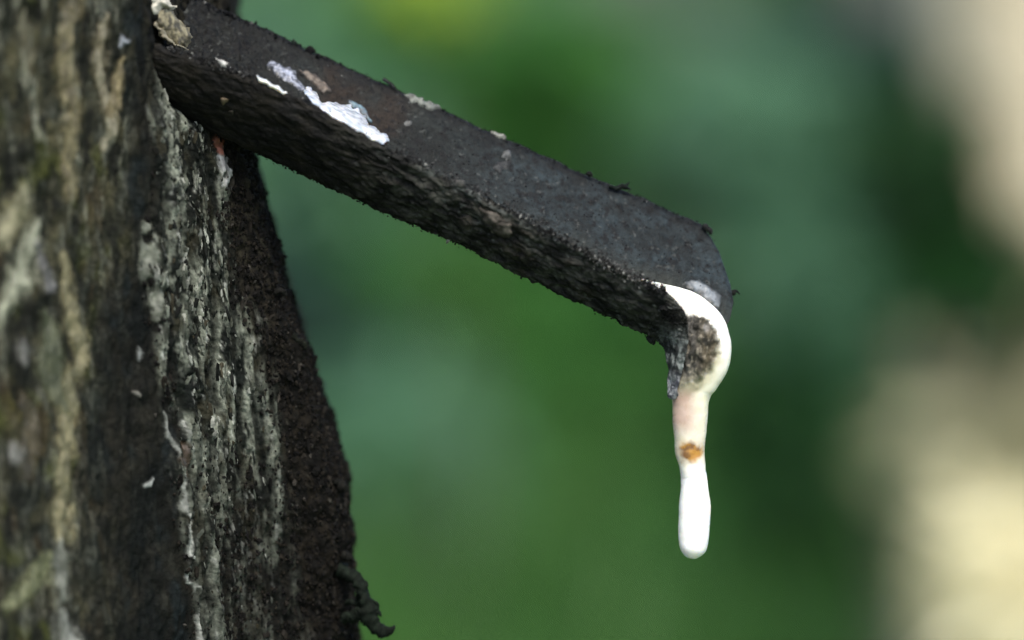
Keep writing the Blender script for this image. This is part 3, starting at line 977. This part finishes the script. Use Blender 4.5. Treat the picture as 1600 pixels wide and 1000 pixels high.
px_ = rng.uniform(240, 1040, n)
py_ = np.interp(px_, KPX, KPY) + rng.normal(-1, 2.5, n)
crumbs('grit', P(px_, py_, -2.2 + rng.normal(0, .6, n)), rng.uniform(.1, .4, n) * 1e-3, ramp_cols(n, [(.004, .0035, .003), (.016, .014, .012)], [.8, .2]), spout, label='dark grit along the keel')

# larger chips and tufts on the spout
tubes('dirt_tuft', [[(952, 290, 13, 4), (962, 294, 13, 4), (972, 291, 13, 4), (980, 293, 13, 3), (986, 296, 13, 1)], [(976, 292, 13, 3), (981, 287, 13, 2.5), (983, 284, 13, 1)], [(958, 291, 13, 2), (955, 289, 13, 1)]],
      (.005, .007, .006), spout, label='small dark tuft of dirt on the far rim')
tubes('dirt_tuft', [[(916, 270, 13, 2), (921, 272, 13, 4), (927, 275, 13, 1)]], (.006, .007, .006), spout)
tubes('dirt_tuft', [[(1098, 352, 13, 3), (1105, 356, 13, 5), (1111, 362, 13, 3), (1108, 366, 13, 1)]], (.010, .011, .011), spout)
tubes('dirt_tuft', [[(1138, 458, 11, 4), (1146, 457, 11, 5), (1151, 455, 11, 2.5), (1156, 460, 11, 1)]], (.007, .008, .007), spout)
tubes('dirt_tuft', [[(598, 124, 14, 3), (604, 127, 14, 3), (611, 132, 14, 3), (617, 139, 14, 3), (622, 143, 14, 1)]], (.012, .013, .013), spout)
tubes('dirt_tuft', [[(480, 74, 14, 2), (484, 76, 14, 4), (490, 79, 14, 3), (493, 82, 14, 1)]], (.008, .008, .008), spout)
tubes('dirt_tuft', [[(1012, 524, -2, 5), (1017, 531, -2, 5), (1022, 535, -2, 3), (1020, 539, -2, 1)]], (.012, .013, .012), spout)


def patch(name, poly, surf, height, col, col2, mat, parent, step=1.6, seed=0., edge=.15, label=None, cscale=3, lumps=.4, blend=None):
    """a domed skin over a polygon given in reference pixels, following surface surf"""
    poly = np.array(poly, float)
    lo, hi = poly.min(0) - step * 3, poly.max(0) + step * 3
    xs = np.arange(lo[0], hi[0], step)
    ys = np.arange(lo[1], hi[1], step)
    X, Y = np.meshgrid(xs, ys, indexing='ij')
    jx = perlin(np.stack([X / 9 + seed, Y / 9, 0 * X], -1)) * 4
    jy = perlin(np.stack([X / 9 + seed, Y / 9, 0 * X + 7.7], -1)) * 4
    Xq, Yq = X + jx, Y + jy
    d = np.full(X.shape, 1e9)
    inside = np.zeros(X.shape, bool)
    for a, b in zip(poly, np.roll(poly, -1, 0)):
        ab = b - a
        t = np.clip(((Xq - a[0]) * ab[0] + (Yq - a[1]) * ab[1]) / (ab @ ab), 0, 1)
        d = np.minimum(d, np.hypot(Xq - a[0] - t * ab[0], Yq - a[1] - t * ab[1]))
        cond = (a[1] > Yq) != (b[1] > Yq)
        xi = a[0] + (Yq - a[1]) / (b[1] - a[1] + 1e-9) * ab[0]
        inside ^= cond & (Xq < xi)
    sd = np.where(inside, d, -d)
    half = max(3.0, sd.max())
    prof = np.sqrt(np.clip(sd / half, 0, 1) * (2 - np.clip(sd / half, 0, 1)))
    q0 = P(X, Y, 0)
    hgt = height * prof * (1 + lumps * 2 * fbm(q0, 2.5, o=3, seed=seed)) - edge * (sd < 0) - np.clip(-sd, 0, 6) * .08
    pts, nn = surf(X, Y, hgt * 1e-3, True)
    keep = sd > -step * 1.6
    F = grid_faces(*X.shape)
    F = F[keep.ravel()[F].all(1)]
    used, inv = np.unique(F, return_inverse=True)
    V = pts.reshape(-1, 3)[used]
    t = smooth(-.25, .25, fbm(V, cscale, o=4, seed=seed + 2))
    cc = mix(col, col2, t)
    if blend is not None:
        sdn = (sd / half).ravel()[used] + .5 * fbm(V, 1.6, o=3, seed=seed + 8)
        cc = mix(blend(V), cc, smooth(-.05, .75, sdn))
    o = link(name, mesh(name, V, inv.reshape(F.shape), mat, cc), parent)
    if label:
        o['label'] = label
    return o


def near_surf(px, py, lift=0.0, rough=True):
    p = near_pt(px, py)
    return p - FWD * np.asarray(lift)[..., None], None


patch('lichen_flake', [(630, 149), (642, 151), (655, 157), (670, 163), (684, 169), (686, 174), (676, 176), (660, 171), (646, 164), (634, 156)], far_pt, .5, (.11, .12, .105), (.03, .033, .03), MAT_DRYLATEX, spout, seed=2.2, lumps=1.0, cscale=1.5, label='pale crinkled flake on the far rim')
patch('lichen_flake', [(766, 207), (776, 211), (789, 217), (787, 220), (775, 216)], far_pt, .4, (.17, .175, .15), (.07, .07, .06), MAT_DRYLATEX, spout, seed=3.2, cscale=1.5)
patch('lichen_flake', [(629, 194), (636, 190), (643, 194), (644, 199), (637, 202), (631, 199)], far_pt, .3, (.08, .085, .082), (.04, .042, .04), MAT_DRYLATEX, spout, seed=4.2, cscale=1.5)
patch('lichen_flake', [(786, 240), (792, 237), (798, 240), (797, 250), (790, 254), (785, 249)], far_pt, .9, (.10, .105, .103), (.045, .047, .047), MAT_DRYLATEX, spout, seed=5.2, cscale=2)
patch('lichen_flake', [(771, 262), (785, 254), (800, 252), (795, 262), (778, 274)], far_pt, .4, (.036, .038, .038), (.018, .019, .02), MAT_METAL, spout, seed=6.2, cscale=2)
patch('bark_chip', [(345, 152), (359, 155), (349, 166), (346, 163)], near_surf, 1.1, (.12, .085, .05), (.08, .06, .035), MAT_DRYLATEX, spout, step=1.2, seed=7.2, label='tiny triangular brown chip on the near side')
patch('bark_chip', [(355, 172), (368, 174), (366, 178), (356, 176)], near_surf, .5, (.03, .024, .018), (.02, .016, .012), MAT_DRYLATEX, spout, step=1.2, seed=8.2)
patch('bark_chip', [(712, 283), (722, 281), (726, 290), (718, 296), (708, 292)], near_surf, .7, (.08, .08, .075), (.04, .04, .036), MAT_METAL, spout, step=1.4, seed=9.2)
patch('bark_chip', [(712, 340), (732, 333), (742, 350), (735, 362), (722, 358)], near_surf, .9, (.045, .041, .034), (.02, .018, .015), MAT_METAL, spout, seed=10.2, lumps=.9)
patch('bark_chip', [(748, 322), (785, 336), (800, 352), (795, 372), (770, 362), (752, 345)], near_surf, .9, (.075, .066, .056), (.03, .026, .022), MAT_METAL, spout, seed=11.2, lumps=1.0)
patch('bark_chip', [(697, 373), (704, 371), (703, 377), (698, 378)], near_surf, .6, (.2, .2, .18), (.14, .14, .12), MAT_DRYLATEX, spout, step=1.2, seed=12.2)

# ------------------------------------------------------------------ latex
pool = thing('latex_pool', 'bright white latex lying in the channel, near the tree', 'latex', tuple(P(520, 170, 4)))


def rim_surf(dz):
    def f(px, py, lift=0.0, rough=True):
        # latex caught between the far face and the near rim
        a, nn = far_pt(px, py, 0.0, False)
        r = rim_y(px)
        t = smooth(34, -2, 0 * px) if False else 1 - smooth(0, 34, r - py)
        b = P(px, py, -12.5)
        p = a * (1 - t)[..., None] + b * t[..., None]
        return p + nn * np.asarray(lift)[..., None], nn
    return f


WHITE, WHITE2 = (.66, .68, .71), (.30, .34, .39)
patch('puddle', [(474, 140), (484, 139), (494, 149), (503, 161), (517, 161), (530, 164), (545, 169), (559, 176), (566, 184), (575, 196), (586, 203), (598, 212), (607, 220), (600, 223), (590, 222), (576, 216), (560, 209), (541, 197), (520, 185), (505, 176), (490, 160), (478, 150)], rim_surf(0), .6, WHITE, WHITE2, MAT_LATEX, pool, step=1.0, seed=1.4, lumps=.08, edge=.0, cscale=2.2)
patch('skin', [(415, 100), (424, 97), (436, 105), (450, 107), (460, 116), (465, 126), (475, 140), (478, 148), (466, 146), (452, 137), (440, 128), (426, 118), (416, 110)], far_pt, .35, (.26, .285, .35), (.07, .078, .10), MAT_FILM, pool, step=1.2, seed=2.4, lumps=.6, cscale=1.2, edge=.02, blend=far_col, label='bluish white broken film of latex')
patch('sliver', [(402, 119), (410, 121), (424, 131), (437, 138), (447, 146), (443, 148), (430, 143), (416, 135), (404, 126)], near_surf, .6, (.62, .62, .60), (.4, .41, .4), MAT_LATEX, pool, step=1.2, seed=3.4, lumps=.3, edge=.02)
patch('skin', [(464, 113), (478, 112), (495, 124), (510, 133), (517, 148), (506, 151), (494, 142), (480, 130)], far_pt, .5, (.16, .13, .10), (.05, .038, .028), MAT_DRYLATEX, pool, step=1.4, seed=4.4, lumps=.8, cscale=1.6, blend=far_col, label='brownish scab of old latex')
patch('skin', [(540, 160), (556, 163), (570, 172), (576, 185), (583, 196), (575, 196), (566, 184), (556, 174), (544, 168)], far_pt, .3, (.10, .16, .19), (.06, .08, .10), MAT_FILM, pool, step=1.4, seed=5.4, blend=far_col, lumps=.5, cscale=1.6)
patch('sliver', [(338, 92), (346, 95), (355, 101), (352, 103), (344, 99)], near_surf, .3, (.34, .34, .32), (.15, .15, .14), MAT_DRYLATEX, pool, step=1.2, seed=6.4, edge=.02)

lump = thing('dried_latex_lump', 'cream and tan lump of dried latex where the spout enters the bark', 'latex', tuple(P(262, 40, -14)))


def lump_surf(px, py, lift=0.0, rough=True):
    p = P(px, py, -13.0 + 0.17 * np.clip(px - 232, 0, 70))
    return p - FWD * np.asarray(lift)[..., None], None


patch('tan_crust', [(246, 12), (258, 14), (268, 18), (277, 32), (290, 42), (297, 50), (298, 60), (290, 73), (280, 72), (268, 64), (255, 52), (246, 40), (242, 28)], lump_surf, 1.5, (.20, .175, .105), (.05, .043, .027), MAT_DRYLATEX, lump, seed=1.7, lumps=.35, cscale=1.5)
patch('cream_cap', [(236, -14), (256, -12), (262, 0), (273, 11), (268, 14), (255, 12), (249, 18), (244, 28), (238, 26), (235, 12)], lump_surf, 2.8, (.46, .43, .35), (.38, .35, .28), MAT_DRYLATEX, lump, seed=2.7, lumps=.3)
patch('tan_crust', [(244, 30), (250, 42), (262, 55), (276, 66), (290, 74), (292, 78), (280, 75), (262, 65), (248, 52), (241, 38)], lump_surf, 2.0, (.25, .225, .155), (.14, .12, .08), MAT_DRYLATEX, lump, step=1.3, seed=3.7, lumps=.2, cscale=1.5)

drip = thing('latex_drip', 'white latex stream running off the spout tip into a long hanging drop', 'latex', tuple(P(1080, 460, -2)))


def lathe_stream(name, path, colf, parent, ns=220, nseg=64, dsq=.85, label=None, split=None, dispf=None):
    c = catmull(np.array(path, float), ns)
    ctr = P(c[:, 0], c[:, 1], c[:, 2])
    tg = np.gradient(ctr, axis=0)
    tg /= np.linalg.norm(tg, axis=1)[:, None]
    a = np.cross(tg, FWD)
    a /= np.linalg.norm(a, axis=1)[:, None]
    b = np.cross(tg, a)
    th = np.linspace(0, 2 * np.pi, nseg, endpoint=False)
    r = np.maximum(c[:, 3], .05) * K
    rd = np.maximum(c[:, 4], .05) * K
    v = ctr[:, None] + a[:, None] * (np.cos(th)[None] * r[:, None])[..., None] + b[:, None] * (np.sin(th)[None] * rd[:, None])[..., None]
    dirs = v - ctr[:, None]
    dirs /= np.linalg.norm(dirs, axis=-1, keepdims=True)
    v = v + dirs * (.00012 * fbm(v, 3, o=2, seed=5.) * np.minimum(1, r / .001)[:, None])[..., None]
    if dispf is not None:
        v = v + dirs * dispf(v)[..., None]
    i, j = np.meshgrid(np.arange(ns - 1), np.arange(nseg), indexing='ij')
    j2 = (j + 1) % nseg
    f = np.stack([i * nseg + j, i * nseg + j2, (i + 1) * nseg + j2, (i + 1) * nseg + j], -1).reshape(-1, 4)
    V = v.reshape(-1, 3)
    cc = colf(V)
    if split is not None:
        on = (split(V) > .5)[f].all(1)
        used, inv = np.unique(f[on], return_inverse=True)
        link('dirt_crust', mesh('dirt_crust', V[used], inv.reshape(-1, 4), MAT_CRUMB, cc[used]), parent)['label'] = 'brown grey crust of dirt on the stream beside the rim'
        f = f[~on]
    o = link(name, mesh(name, V, f, MAT_LATEX, cc), parent)
    if label:
        o['label'] = label
    return o


def dirt_mask(p):
    """crust of dirt and dead skin on the left front of the stream, just under the rim"""
    px, py = proj(p)
    w1 = 9 * fbm(p, 2.0, o=3, seed=50.)
    rgt = np.interp(py, [488, 500, 515, 530, 550, 575, 600, 625, 640], [1090, 1111, 1120, 1124, 1124, 1116, 1099, 1080, 1050])
    m = (1 - smooth(-9, 3, px - rgt + w1)) * smooth(489, 497, py + w1 * .5)
    front = (p - P(1080, 540, 0)) @ FWD < 0.002
    return m * front


def crust_mask(p):
    px, py = proj(p)
    return dirt_mask(p) * (1 - smooth(578, 616, py + .35 * (px - 1070) + 12 * fbm(p, 2.5, o=2, seed=53.)))


def stream_col(p):
    px, py = proj(p)
    c = np.broadcast_to(np.array((.74, .73, .66)), p.shape).copy()
    c = mix(c, (.60, .56, .44), smooth(575, 640, py) * (1 - smooth(715, 735, py)) * (.75 + .5 * fbm(p, 3, o=2, seed=59.)))
    c = mix(c, (.80, .79, .58), (1 - smooth(4, 26, np.interp(py, [500, 530, 554, 590, 620, 650, 700], [1126, 1145, 1144, 1127, 1108, 1105, 1101]) - px - 8)) * 0 + smooth(540, 590, py) * (1 - smooth(625, 650, py)) * .35)
    m = dirt_mask(p)
    t = smooth(-.3, .3, fbm(p, 2.0, 2.0, 3.6, o=3, seed=52.)) * .8
    crust = mix((.006, .006, .0055), mix((.062, .060, .056), (.085, .070, .046), smooth(1080, 1105, px)), t)
    wsp = smooth(.14, .34, fbm(p, 1.0, 1.0, 2.6, o=3, seed=52.6))
    crust = mix(crust, (.20, .18, .14), wsp * .5)
    fade = 1 - smooth(578, 616, py + .35 * (px - 1070) + 12 * fbm(p, 2.5, o=2, seed=53.))
    rg = np.interp(py, [488, 515, 530, 550, 575, 600, 630], [1070, 1112, 1126, 1132, 1126, 1108, 1070])
    inner_shade = (1 - smooth(-14, 6, px - rg + 8 * fbm(p, 3, o=2, seed=58.))) * smooth(505, 545, py) * (1 - smooth(600, 640, py))
    c = mix(c, (.36, .33, .19), inner_shade * .7)  # shading on the stream's inner side, painted as a yellowish tint
    c = mix(c, (.22, .20, .13), m * .6)
    c = mix(c, crust, m * fade * .97)
    pk = smooth(600, 625, py) * (1 - smooth(655, 690, py)) * (1 - smooth(1070, 1100, px))
    c = mix(c, (.40, .27, .22), pk * .8)
    spot = np.exp(-(((px - 1104) / 5) ** 2 + ((py - 512) / 6) ** 2))
    c = mix(c, (.20, .19, .18), np.clip(spot * 1.2, 0, .85))
    pz, pw = px + 7 * fbm(p, 1.5, o=2, seed=55.), py + 7 * fbm(p, 1.5, o=2, seed=56.)
    amb = np.exp(-(((pz - 1080) / 19) ** 2 + ((pw - 706) / 16) ** 2) ** 1.6)
    c = mix(c, mix((.36, .175, .012), (.15, .060, .006), smooth(-.2, .25, fbm(p, 2.0, o=3, seed=57.))), np.clip(amb * 1.25, 0, .96))
    return c


def stream_disp(p):
    m = dirt_mask(p)
    px, py = proj(p)
    return m * (1 - smooth(580, 615, py)) * (1.7 * fbm(p, 1.6, 1.6, 3.6, o=3, seed=54.) + .25) * 1e-3


STREAM = [(985, 436, 4, 4, 4), (1010, 446, 2, 9, 8), (1034, 457, 0, 14, 12), (1060, 470, -1, 21, 18), (1082, 486, -2, 27, 24), (1097, 509, -3, 35, 27), (1101, 535, -3.5, 41, 29), (1098, 562, -3.5, 42, 29),
          (1088, 588, -3.5, 38, 27), (1081, 608, -3.2, 33, 26), (1079, 630, -3, 28.5, 25), (1078, 660, -3, 27, 24), (1078, 685, -3, 24.5, 22), (1078, 705, -3, 23, 21), (1081, 722, -3, 21, 20), (1083, 738, -3, 20, 19.5), (1084, 750, -3, 20, 19)]
lathe_stream('stream', STREAM, stream_col, drip, ns=340, nseg=150, dispf=stream_disp, split=crust_mask)
DROP = [(1083, 728, -3, 17.5, 17), (1084, 742, -3, 20, 19), (1085, 765, -3, 22, 21), (1085.5, 792, -3, 24.8, 23), (1084.5, 820, -3, 24.6, 23), (1083.5, 843, -3, 23.2, 22), (1083, 858, -3, 20.5, 20), (1082.5, 867, -3, 14.5, 14), (1082.3, 872, -3, 7, 7), (1082.2, 873.5, -3, .1, .1)]
lathe_stream('drop', DROP, lambda p: np.broadcast_to(np.array((.80, .80, .77)), p.shape) * (1 + .06 * fbm(p, 4, o=2, seed=60.))[:, None], drip, ns=120, nseg=48)
patch('film', [(1062, 447), (1078, 438), (1092, 440), (1104, 448), (1114, 456), (1124, 462), (1126, 474), (1120, 482), (1108, 478), (1096, 468), (1080, 458)], far_pt, .15, (.16, .18, .195), (.07, .08, .088), MAT_FILM, drip, seed=1.9, lumps=.6, cscale=3, edge=.02, blend=far_col, label='bluish translucent smear of latex on the far wing')


# ------------------------------------------------------------------ background plants
def leaves(n, pos, size, droop=.3, aspect=2.6):
    """n folded leaf blades, 4 triangles each, at pos (n,3)"""
    d = rng.normal(size=(n, 3))
    d[:, 2] = d[:, 2] * .5 - droop
    d /= np.linalg.norm(d, axis=1)[:, None]
    s = np.cross(d, rng.normal(size=(n, 3)) * .6 + np.array([0, 0, 1]))
    s /= np.linalg.norm(s, axis=1)[:, None]
    nn = np.cross(s, d)
    L = size[:, None]
    W = L / aspect * .5
    v = np.stack([pos, pos + d * L * .5 + s * W + nn * L * .06, pos + d * L * .5 - nn * L * .03, pos + d * L * .5 - s * W + nn * L * .06, pos + d * L - nn * L * .12], 1)
    b = np.arange(n)[:, None] * 5
    f = np.concatenate([b + np.array([0, 1, 2]), b + np.array([0, 2, 3]), b + np.array([1, 4, 2]), b + np.array([2, 4, 3])])
    col = np.repeat(rng.uniform(0, 1, n), 5)
    return v.reshape(-1, 3), f, np.stack([col] * 3, -1)


def wtube(pts, rad, nseg=8):
    pts = np.array(pts, float)
    tg = np.gradient(pts, axis=0)
    tg /= np.linalg.norm(tg, axis=1)[:, None]
    ref_ = np.where(np.abs(tg[:, 2:3]) > .9, np.array([[1., 0, 0]]), np.array([[0, 0, 1.]]))
    a = np.cross(tg, ref_)
    a /= np.linalg.norm(a, axis=1)[:, None]
    b = np.cross(tg, a)
    th = np.linspace(0, 2 * np.pi, nseg, endpoint=False)
    v = pts[:, None] + (a[:, None] * np.cos(th)[None, :, None] + b[:, None] * np.sin(th)[None, :, None]) * np.array(rad)[:, None, None]
    ns = len(pts)
    i, j = np.meshgrid(np.arange(ns - 1), np.arange(nseg), indexing='ij')
    j2 = (j + 1) % nseg
    f = np.stack([i * nseg + j, i * nseg + j2, (i + 1) * nseg + j2, (i + 1) * nseg + j], -1).reshape(-1, 4)
    return v.reshape(-1, 3), f


def at(px, py, dist):
    return P(px, py, (dist - D0) * 1e3)


LEAF = {
    'mid': leaf_mat('leaf_mid_green', (.042, .145, .034), (.080, .225, .062)),
    'vivid': leaf_mat('leaf_vivid_green', (.042, .145, .026), (.078, .225, .046)),
    'teal': leaf_mat('leaf_sky_sheen', (.080, .19, .10), (.14, .285, .165)),  # bluish sky reflection put into the leaf colour
    'grey': leaf_mat('leaf_grey_green', (.115, .175, .12), (.18, .25, .175)),
    'dark': leaf_mat('leaf_dark_green', (.006, .030, .005), (.012, .054, .009)),
    'deepteal': leaf_mat('leaf_dark_sky_sheen', (.018, .052, .034), (.037, .086, .059)),  # darker leaves, the sky's bluish reflection again in the colour
    'olive': leaf_mat('leaf_dry_olive', (.16, .15, .08), (.28, .26, .15)),
    'lime': leaf_mat('leaf_lit_lime', (.36, .50, .06), (.46, .60, .08), trans=.4),  # very light colour stands in for a lit leaf's highlight
    'cream': leaf_mat('leaf_sunlit_cream', (.66, .60, .36), (.80, .75, .50), trans=.3),  # sunlit glow painted as a cream leaf colour
    'straw': leaf_mat('leaf_sunlit_straw', (.28, .27, .155), (.36, .345, .21), trans=.25),  # weaker sunlit patch painted as a straw leaf colour
}
MAT_STEM = noise_mat('shrub_stem', (.05, .045, .03), (.10, .085, .055), 40)


def shrub(px, py, dist, rx, ry, kind, label, n=700, lsize=.10, group='shrubs behind the spout'):
    """foliage centred where the photograph shows it, on stems from the ground; rx, ry in reference pixels"""
    global rng
    rng = np.random.default_rng(int(px * 7 + py * 13))
    c = at(px, py, dist)
    k_ = M * dist
    rxm, rzm = rx * k_, ry * k_
    t = thing('shrub', label, 'shrub', (c[0], c[1], 0), group)
    u = rng.normal(size=(n, 3))
    u /= np.linalg.norm(u, axis=1)[:, None]
    u *= rng.uniform(.35, 1, (n, 1)) ** .5
    lump = 1 + .25 * perlin(u * 2.2 + px)
    pos = c + u * lump[:, None] * np.array([rxm, max(rxm, .25) * .8, rzm])
    pos[:, 2] = np.maximum(pos[:, 2], .03)
    v, f, col = leaves(n, pos, rng.uniform(.6, 1.25, n) * lsize)
    link('foliage', mesh('foliage', v, f, LEAF[kind], col, False), t)
    for s in range(3):
        e = c + np.array([rng.uniform(-.6, .6) * rxm, rng.uniform(-.2, .2), rng.uniform(-.3, .5) * rzm])
        b0 = np.array([c[0] + rng.uniform(-.08, .08), c[1] + rng.uniform(-.08, .08), -.03])
        tt_ = np.linspace(0, 1, 9)[:, None]
        pts = b0 * (1 - tt_) + e * tt_ + np.array([.1, .05, 0]) * (np.sin(tt_ * 3.1) * rng.uniform(-1, 1) * .5)
        v, f = wtube(pts, np.linspace(.012, .004, 9))
        link('stem', mesh('stem', v, f, MAT_STEM), t)
    return t


S = [
    # px, py, dist, rx, ry, kind, leaves, leaf size, label
    (520, 250, 8.0, 150, 110, 'teal', 700, .13, 'blurred blue green shrub filling the gap under the spout near the trunk'),
    (420, 480, 6.5, 120, 90, 'deepteal', 600, .11, 'dark teal shrub beside the trunk outline, below the spout'),
    (720, 480, 7.0, 190, 130, 'vivid', 900, .12, 'vivid green shrub in the middle, under the spout'),
    (620, 690, 6.2, 130, 110, 'teal', 700, .11, 'grey green shrub low down between trunk and hanging drop'),
    (600, 900, 6.0, 170, 110, 'grey', 240, .10, 'pale grey green weed low behind the hanging bark shred'),
    (650, 880, 7.0, 200, 140, 'mid', 700, .11, 'mid green shrub at the bottom, right of the trunk'),
    (880, 700, 6.8, 170, 200, 'vivid', 1000, .12, 'bright green shrub to the left of the hanging drop'),
    (960, 520, 8.0, 150, 120, 'mid', 700, .12, 'mid green shrub behind the tip of the spout'),
    (860, 130, 7.5, 150, 140, 'vivid', 800, .12, 'vivid green shrub above the middle of the spout'),
    (620, 60, 9.0, 170, 110, 'mid', 700, .13, 'mid green shrub above the spout, near the top edge'),
    (440, 40, 9.0, 130, 80, 'teal', 500, .13, 'blue green shrub above the spout beside the trunk'),
    (1010, 60, 9.0, 130, 130, 'grey', 460, .13, 'grey green shrub at the top, above the spout end'),
    (1160, 190, 7.2, 130, 110, 'teal', 750, .12, 'pale blue green shrub to the upper right of the spout'),
    (1290, 40, 10.0, 160, 90, 'deepteal', 600, .15, 'deep teal shrub along the top edge, right of centre'),
    (1300, 420, 7.0, 130, 110, 'teal', 600, .12, 'soft blue green shrub right of the spout end'),
    (1440, 260, 3.9, 70, 100, 'dark', 420, .07, 'very dark shrub before the pale trunk, upper right'),
    (1540, 430, 3.65, 105, 65, 'dark', 560, .07, 'very dark low shrub crossing the pale trunk'),
    (1612, 440, 3.6, 40, 55, 'olive', 60, .06, 'dry olive sprig crossing the pale trunk at the right edge'),
    (1582, 675, 3.5, 95, 85, 'straw', 300, .08, 'added pale leaves coloured as the sunlit patch half way up the pale trunk'),
    (1600, 905, 3.1, 90, 115, 'cream', 330, .07, 'added cream weeds coloured as the sunlit glow below the pale trunk, lower right'),
    (1210, 660, 6.2, 110, 120, 'dark', 700, .10, 'dark green shrub right of the hanging drop'),
    (1190, 880, 5.8, 170, 130, 'vivid', 700, .10, 'deep green shrub at the bottom, right of the hanging drop'),
    (1260, 850, 5.6, 120, 150, 'dark', 500, .10, 'dark shrub between the hanging drop and the pale trunk'),
    (1390, 760, 7.0, 90, 130, 'teal', 500, .12, 'blue green shrub just left of the pale trunk'),
    (1030, 880, 7.2, 120, 140, 'mid', 700, .12, 'green shrub under the hanging drop'),
    (1420, 520, 8.0, 130, 90, 'mid', 600, .12, 'mid green shrub left of the pale trunk at mid height'),
    (1090, 380, 9.5, 150, 120, 'mid', 700, .14, 'green shrub further back behind the spout end'),
    (760, 280, 10.0, 220, 120, 'mid', 700, .15, 'green shrub far behind the middle of the spout'),
    (1420, 90, 9.0, 110, 90, 'deepteal', 500, .14, 'deep teal shrub at the top, left of the pale trunk'),
]
for (px, py, dist, rx, ry, kind, n, ls, lab) in S:
    shrub(px, py, dist, rx, ry, kind, lab, n, ls)

# lime-green sprig at the top, its highlight put into the leaf colour
rng = np.random.default_rng(5)
c = at(678, -34, 5.0)
sp = thing('sapling', 'sapling with lime leaves coloured bright as a highlight at the top edge above the spout', 'sapling', (c[0], c[1], 0))
v, f, col = leaves(110, c + np.array([0, 0, .012]) + rng.normal(0, .017, (110, 3)), rng.uniform(.05, .07, 110), aspect=1.4)
link('foliage', mesh('foliage', v, f, LEAF['lime'], col, False), sp)
v, f = wtube([(c[0] + .02, c[1], -.03), (c[0] + .05, c[1], .4), (c[0] + .01, c[1], .8), (c[0], c[1], c[2] + .02)], [.006, .005, .004, .003])
link('stem', mesh('stem', v, f, MAT_STEM), sp)

# ------------------------------------------------------------------ other rubber trees
MAT_PALE_SUNLIT = noise_mat('pale_bark_sunlit', (.34, .29, .19), (.62, .55, .39), 9, stretch=(1, 1, .5), dist=.02)  # pale bark lightened further to carry the sunlight on it
MAT_GREYBARK = noise_mat('grey_bark', (.10, .10, .085), (.24, .235, .20), 9, stretch=(1, 1, .4), dist=.02)


def crown_mesh():
    n = 650
    cl = rng.normal(0, 1, (46, 3)) * np.array([1.25, 1.25, .75])
    pos = cl[rng.integers(0, 46, n)] + rng.normal(0, .33, (n, 3))
    v, f, col = leaves(n, pos, rng.uniform(.12, .22, n), droop=.5)
    return mesh('crown', v, f, LEAF['mid'], col, False)


CROWN = [crown_mesh(), crown_mesh()]


def bg_tree(x, y, rad, mat, label, lean=(0, 0), k=0, empty=None, shift=0.0):
    t = empty or thing('rubber_tree', label, 'tree', (x, y, 0), 'rubber trees of the plantation')
    zs = np.concatenate([np.linspace(-.05, 2.0, 40), np.linspace(2.1, 3.6, 12)])
    pts = np.stack([x + lean[0] * zs + .03 * np.sin(zs * 2.3 + k), y + lean[1] * zs + .03 * np.cos(zs * 1.9 + k), zs], 1)
    rr = rad * (1 - .12 * zs) * (1 + .5 * np.exp(-np.maximum(zs, 0) / .15))
    if empty is None:
        v, f = wtube(pts, rr, 28)
        v = v + fbm(v, 90, 90, 220, o=3, seed=k * 3.)[:, None] * .012 * np.stack([v[:, 0] - np.repeat(pts[:, 0], 28), v[:, 1] - np.repeat(pts[:, 1], 28), 0 * v[:, 0]], 1) / rad
        link('trunk', mesh('trunk', v, f, mat), t)
    top = pts[-1] if empty is None else np.array([x, y, 3.25])
    cc = top + np.array([shift, 0, 2.4])
    for s in range(4):
        a = s * 1.57 + k
        e = top + np.array([math.cos(a) * 1.0 + shift, math.sin(a) * 1.0, rng.uniform(1.5, 2.4)])
        tt_ = np.linspace(0, 1, 8)[:, None]
        lp = top * (1 - tt_) + e * tt_ + np.array([0, 0, -.15]) * np.sin(tt_ * 3.14)
        lp[0, 2] -= .12
        v, f = wtube(lp, np.linspace(rad * .5, rad * .12, 8), 10)
        link('limb', mesh('limb', v, f, mat), t)
    o = bpy.data.objects.new('crown', CROWN[k % 2])
    C.objects.link(o)
    o.parent = t
    o.location = cc - np.array(t.location)
    o.rotation_euler = (0, 0, k * 1.3)
    o.scale = (.85, .85, .85)
    return t


bg_tree(-.19, BASE[1] + .05, .09, MAT_GREYBARK, '', k=0, empty=tree, shift=-.8)
r0 = at(1575, 700, 4.3)
bg_tree(r0[0], r0[1], .125, MAT_PALE_SUNLIT, 'pale tree trunk with sunlight put into its cream bark colour, out of focus at the right edge', (.02, 0), 1, shift=1.1)
b1 = at(985, 100, 11.0)
bg_tree(b1[0], b1[1], .12, MAT_GREYBARK, 'grey trunk far back, blurred above the spout end', (0, 0), 2)
b2 = at(1395, 700, 9.5)
bg_tree(b2[0], b2[1], .10, MAT_GREYBARK, 'grey blurred trunk left of the cream trunk', (.0, 0), 3)
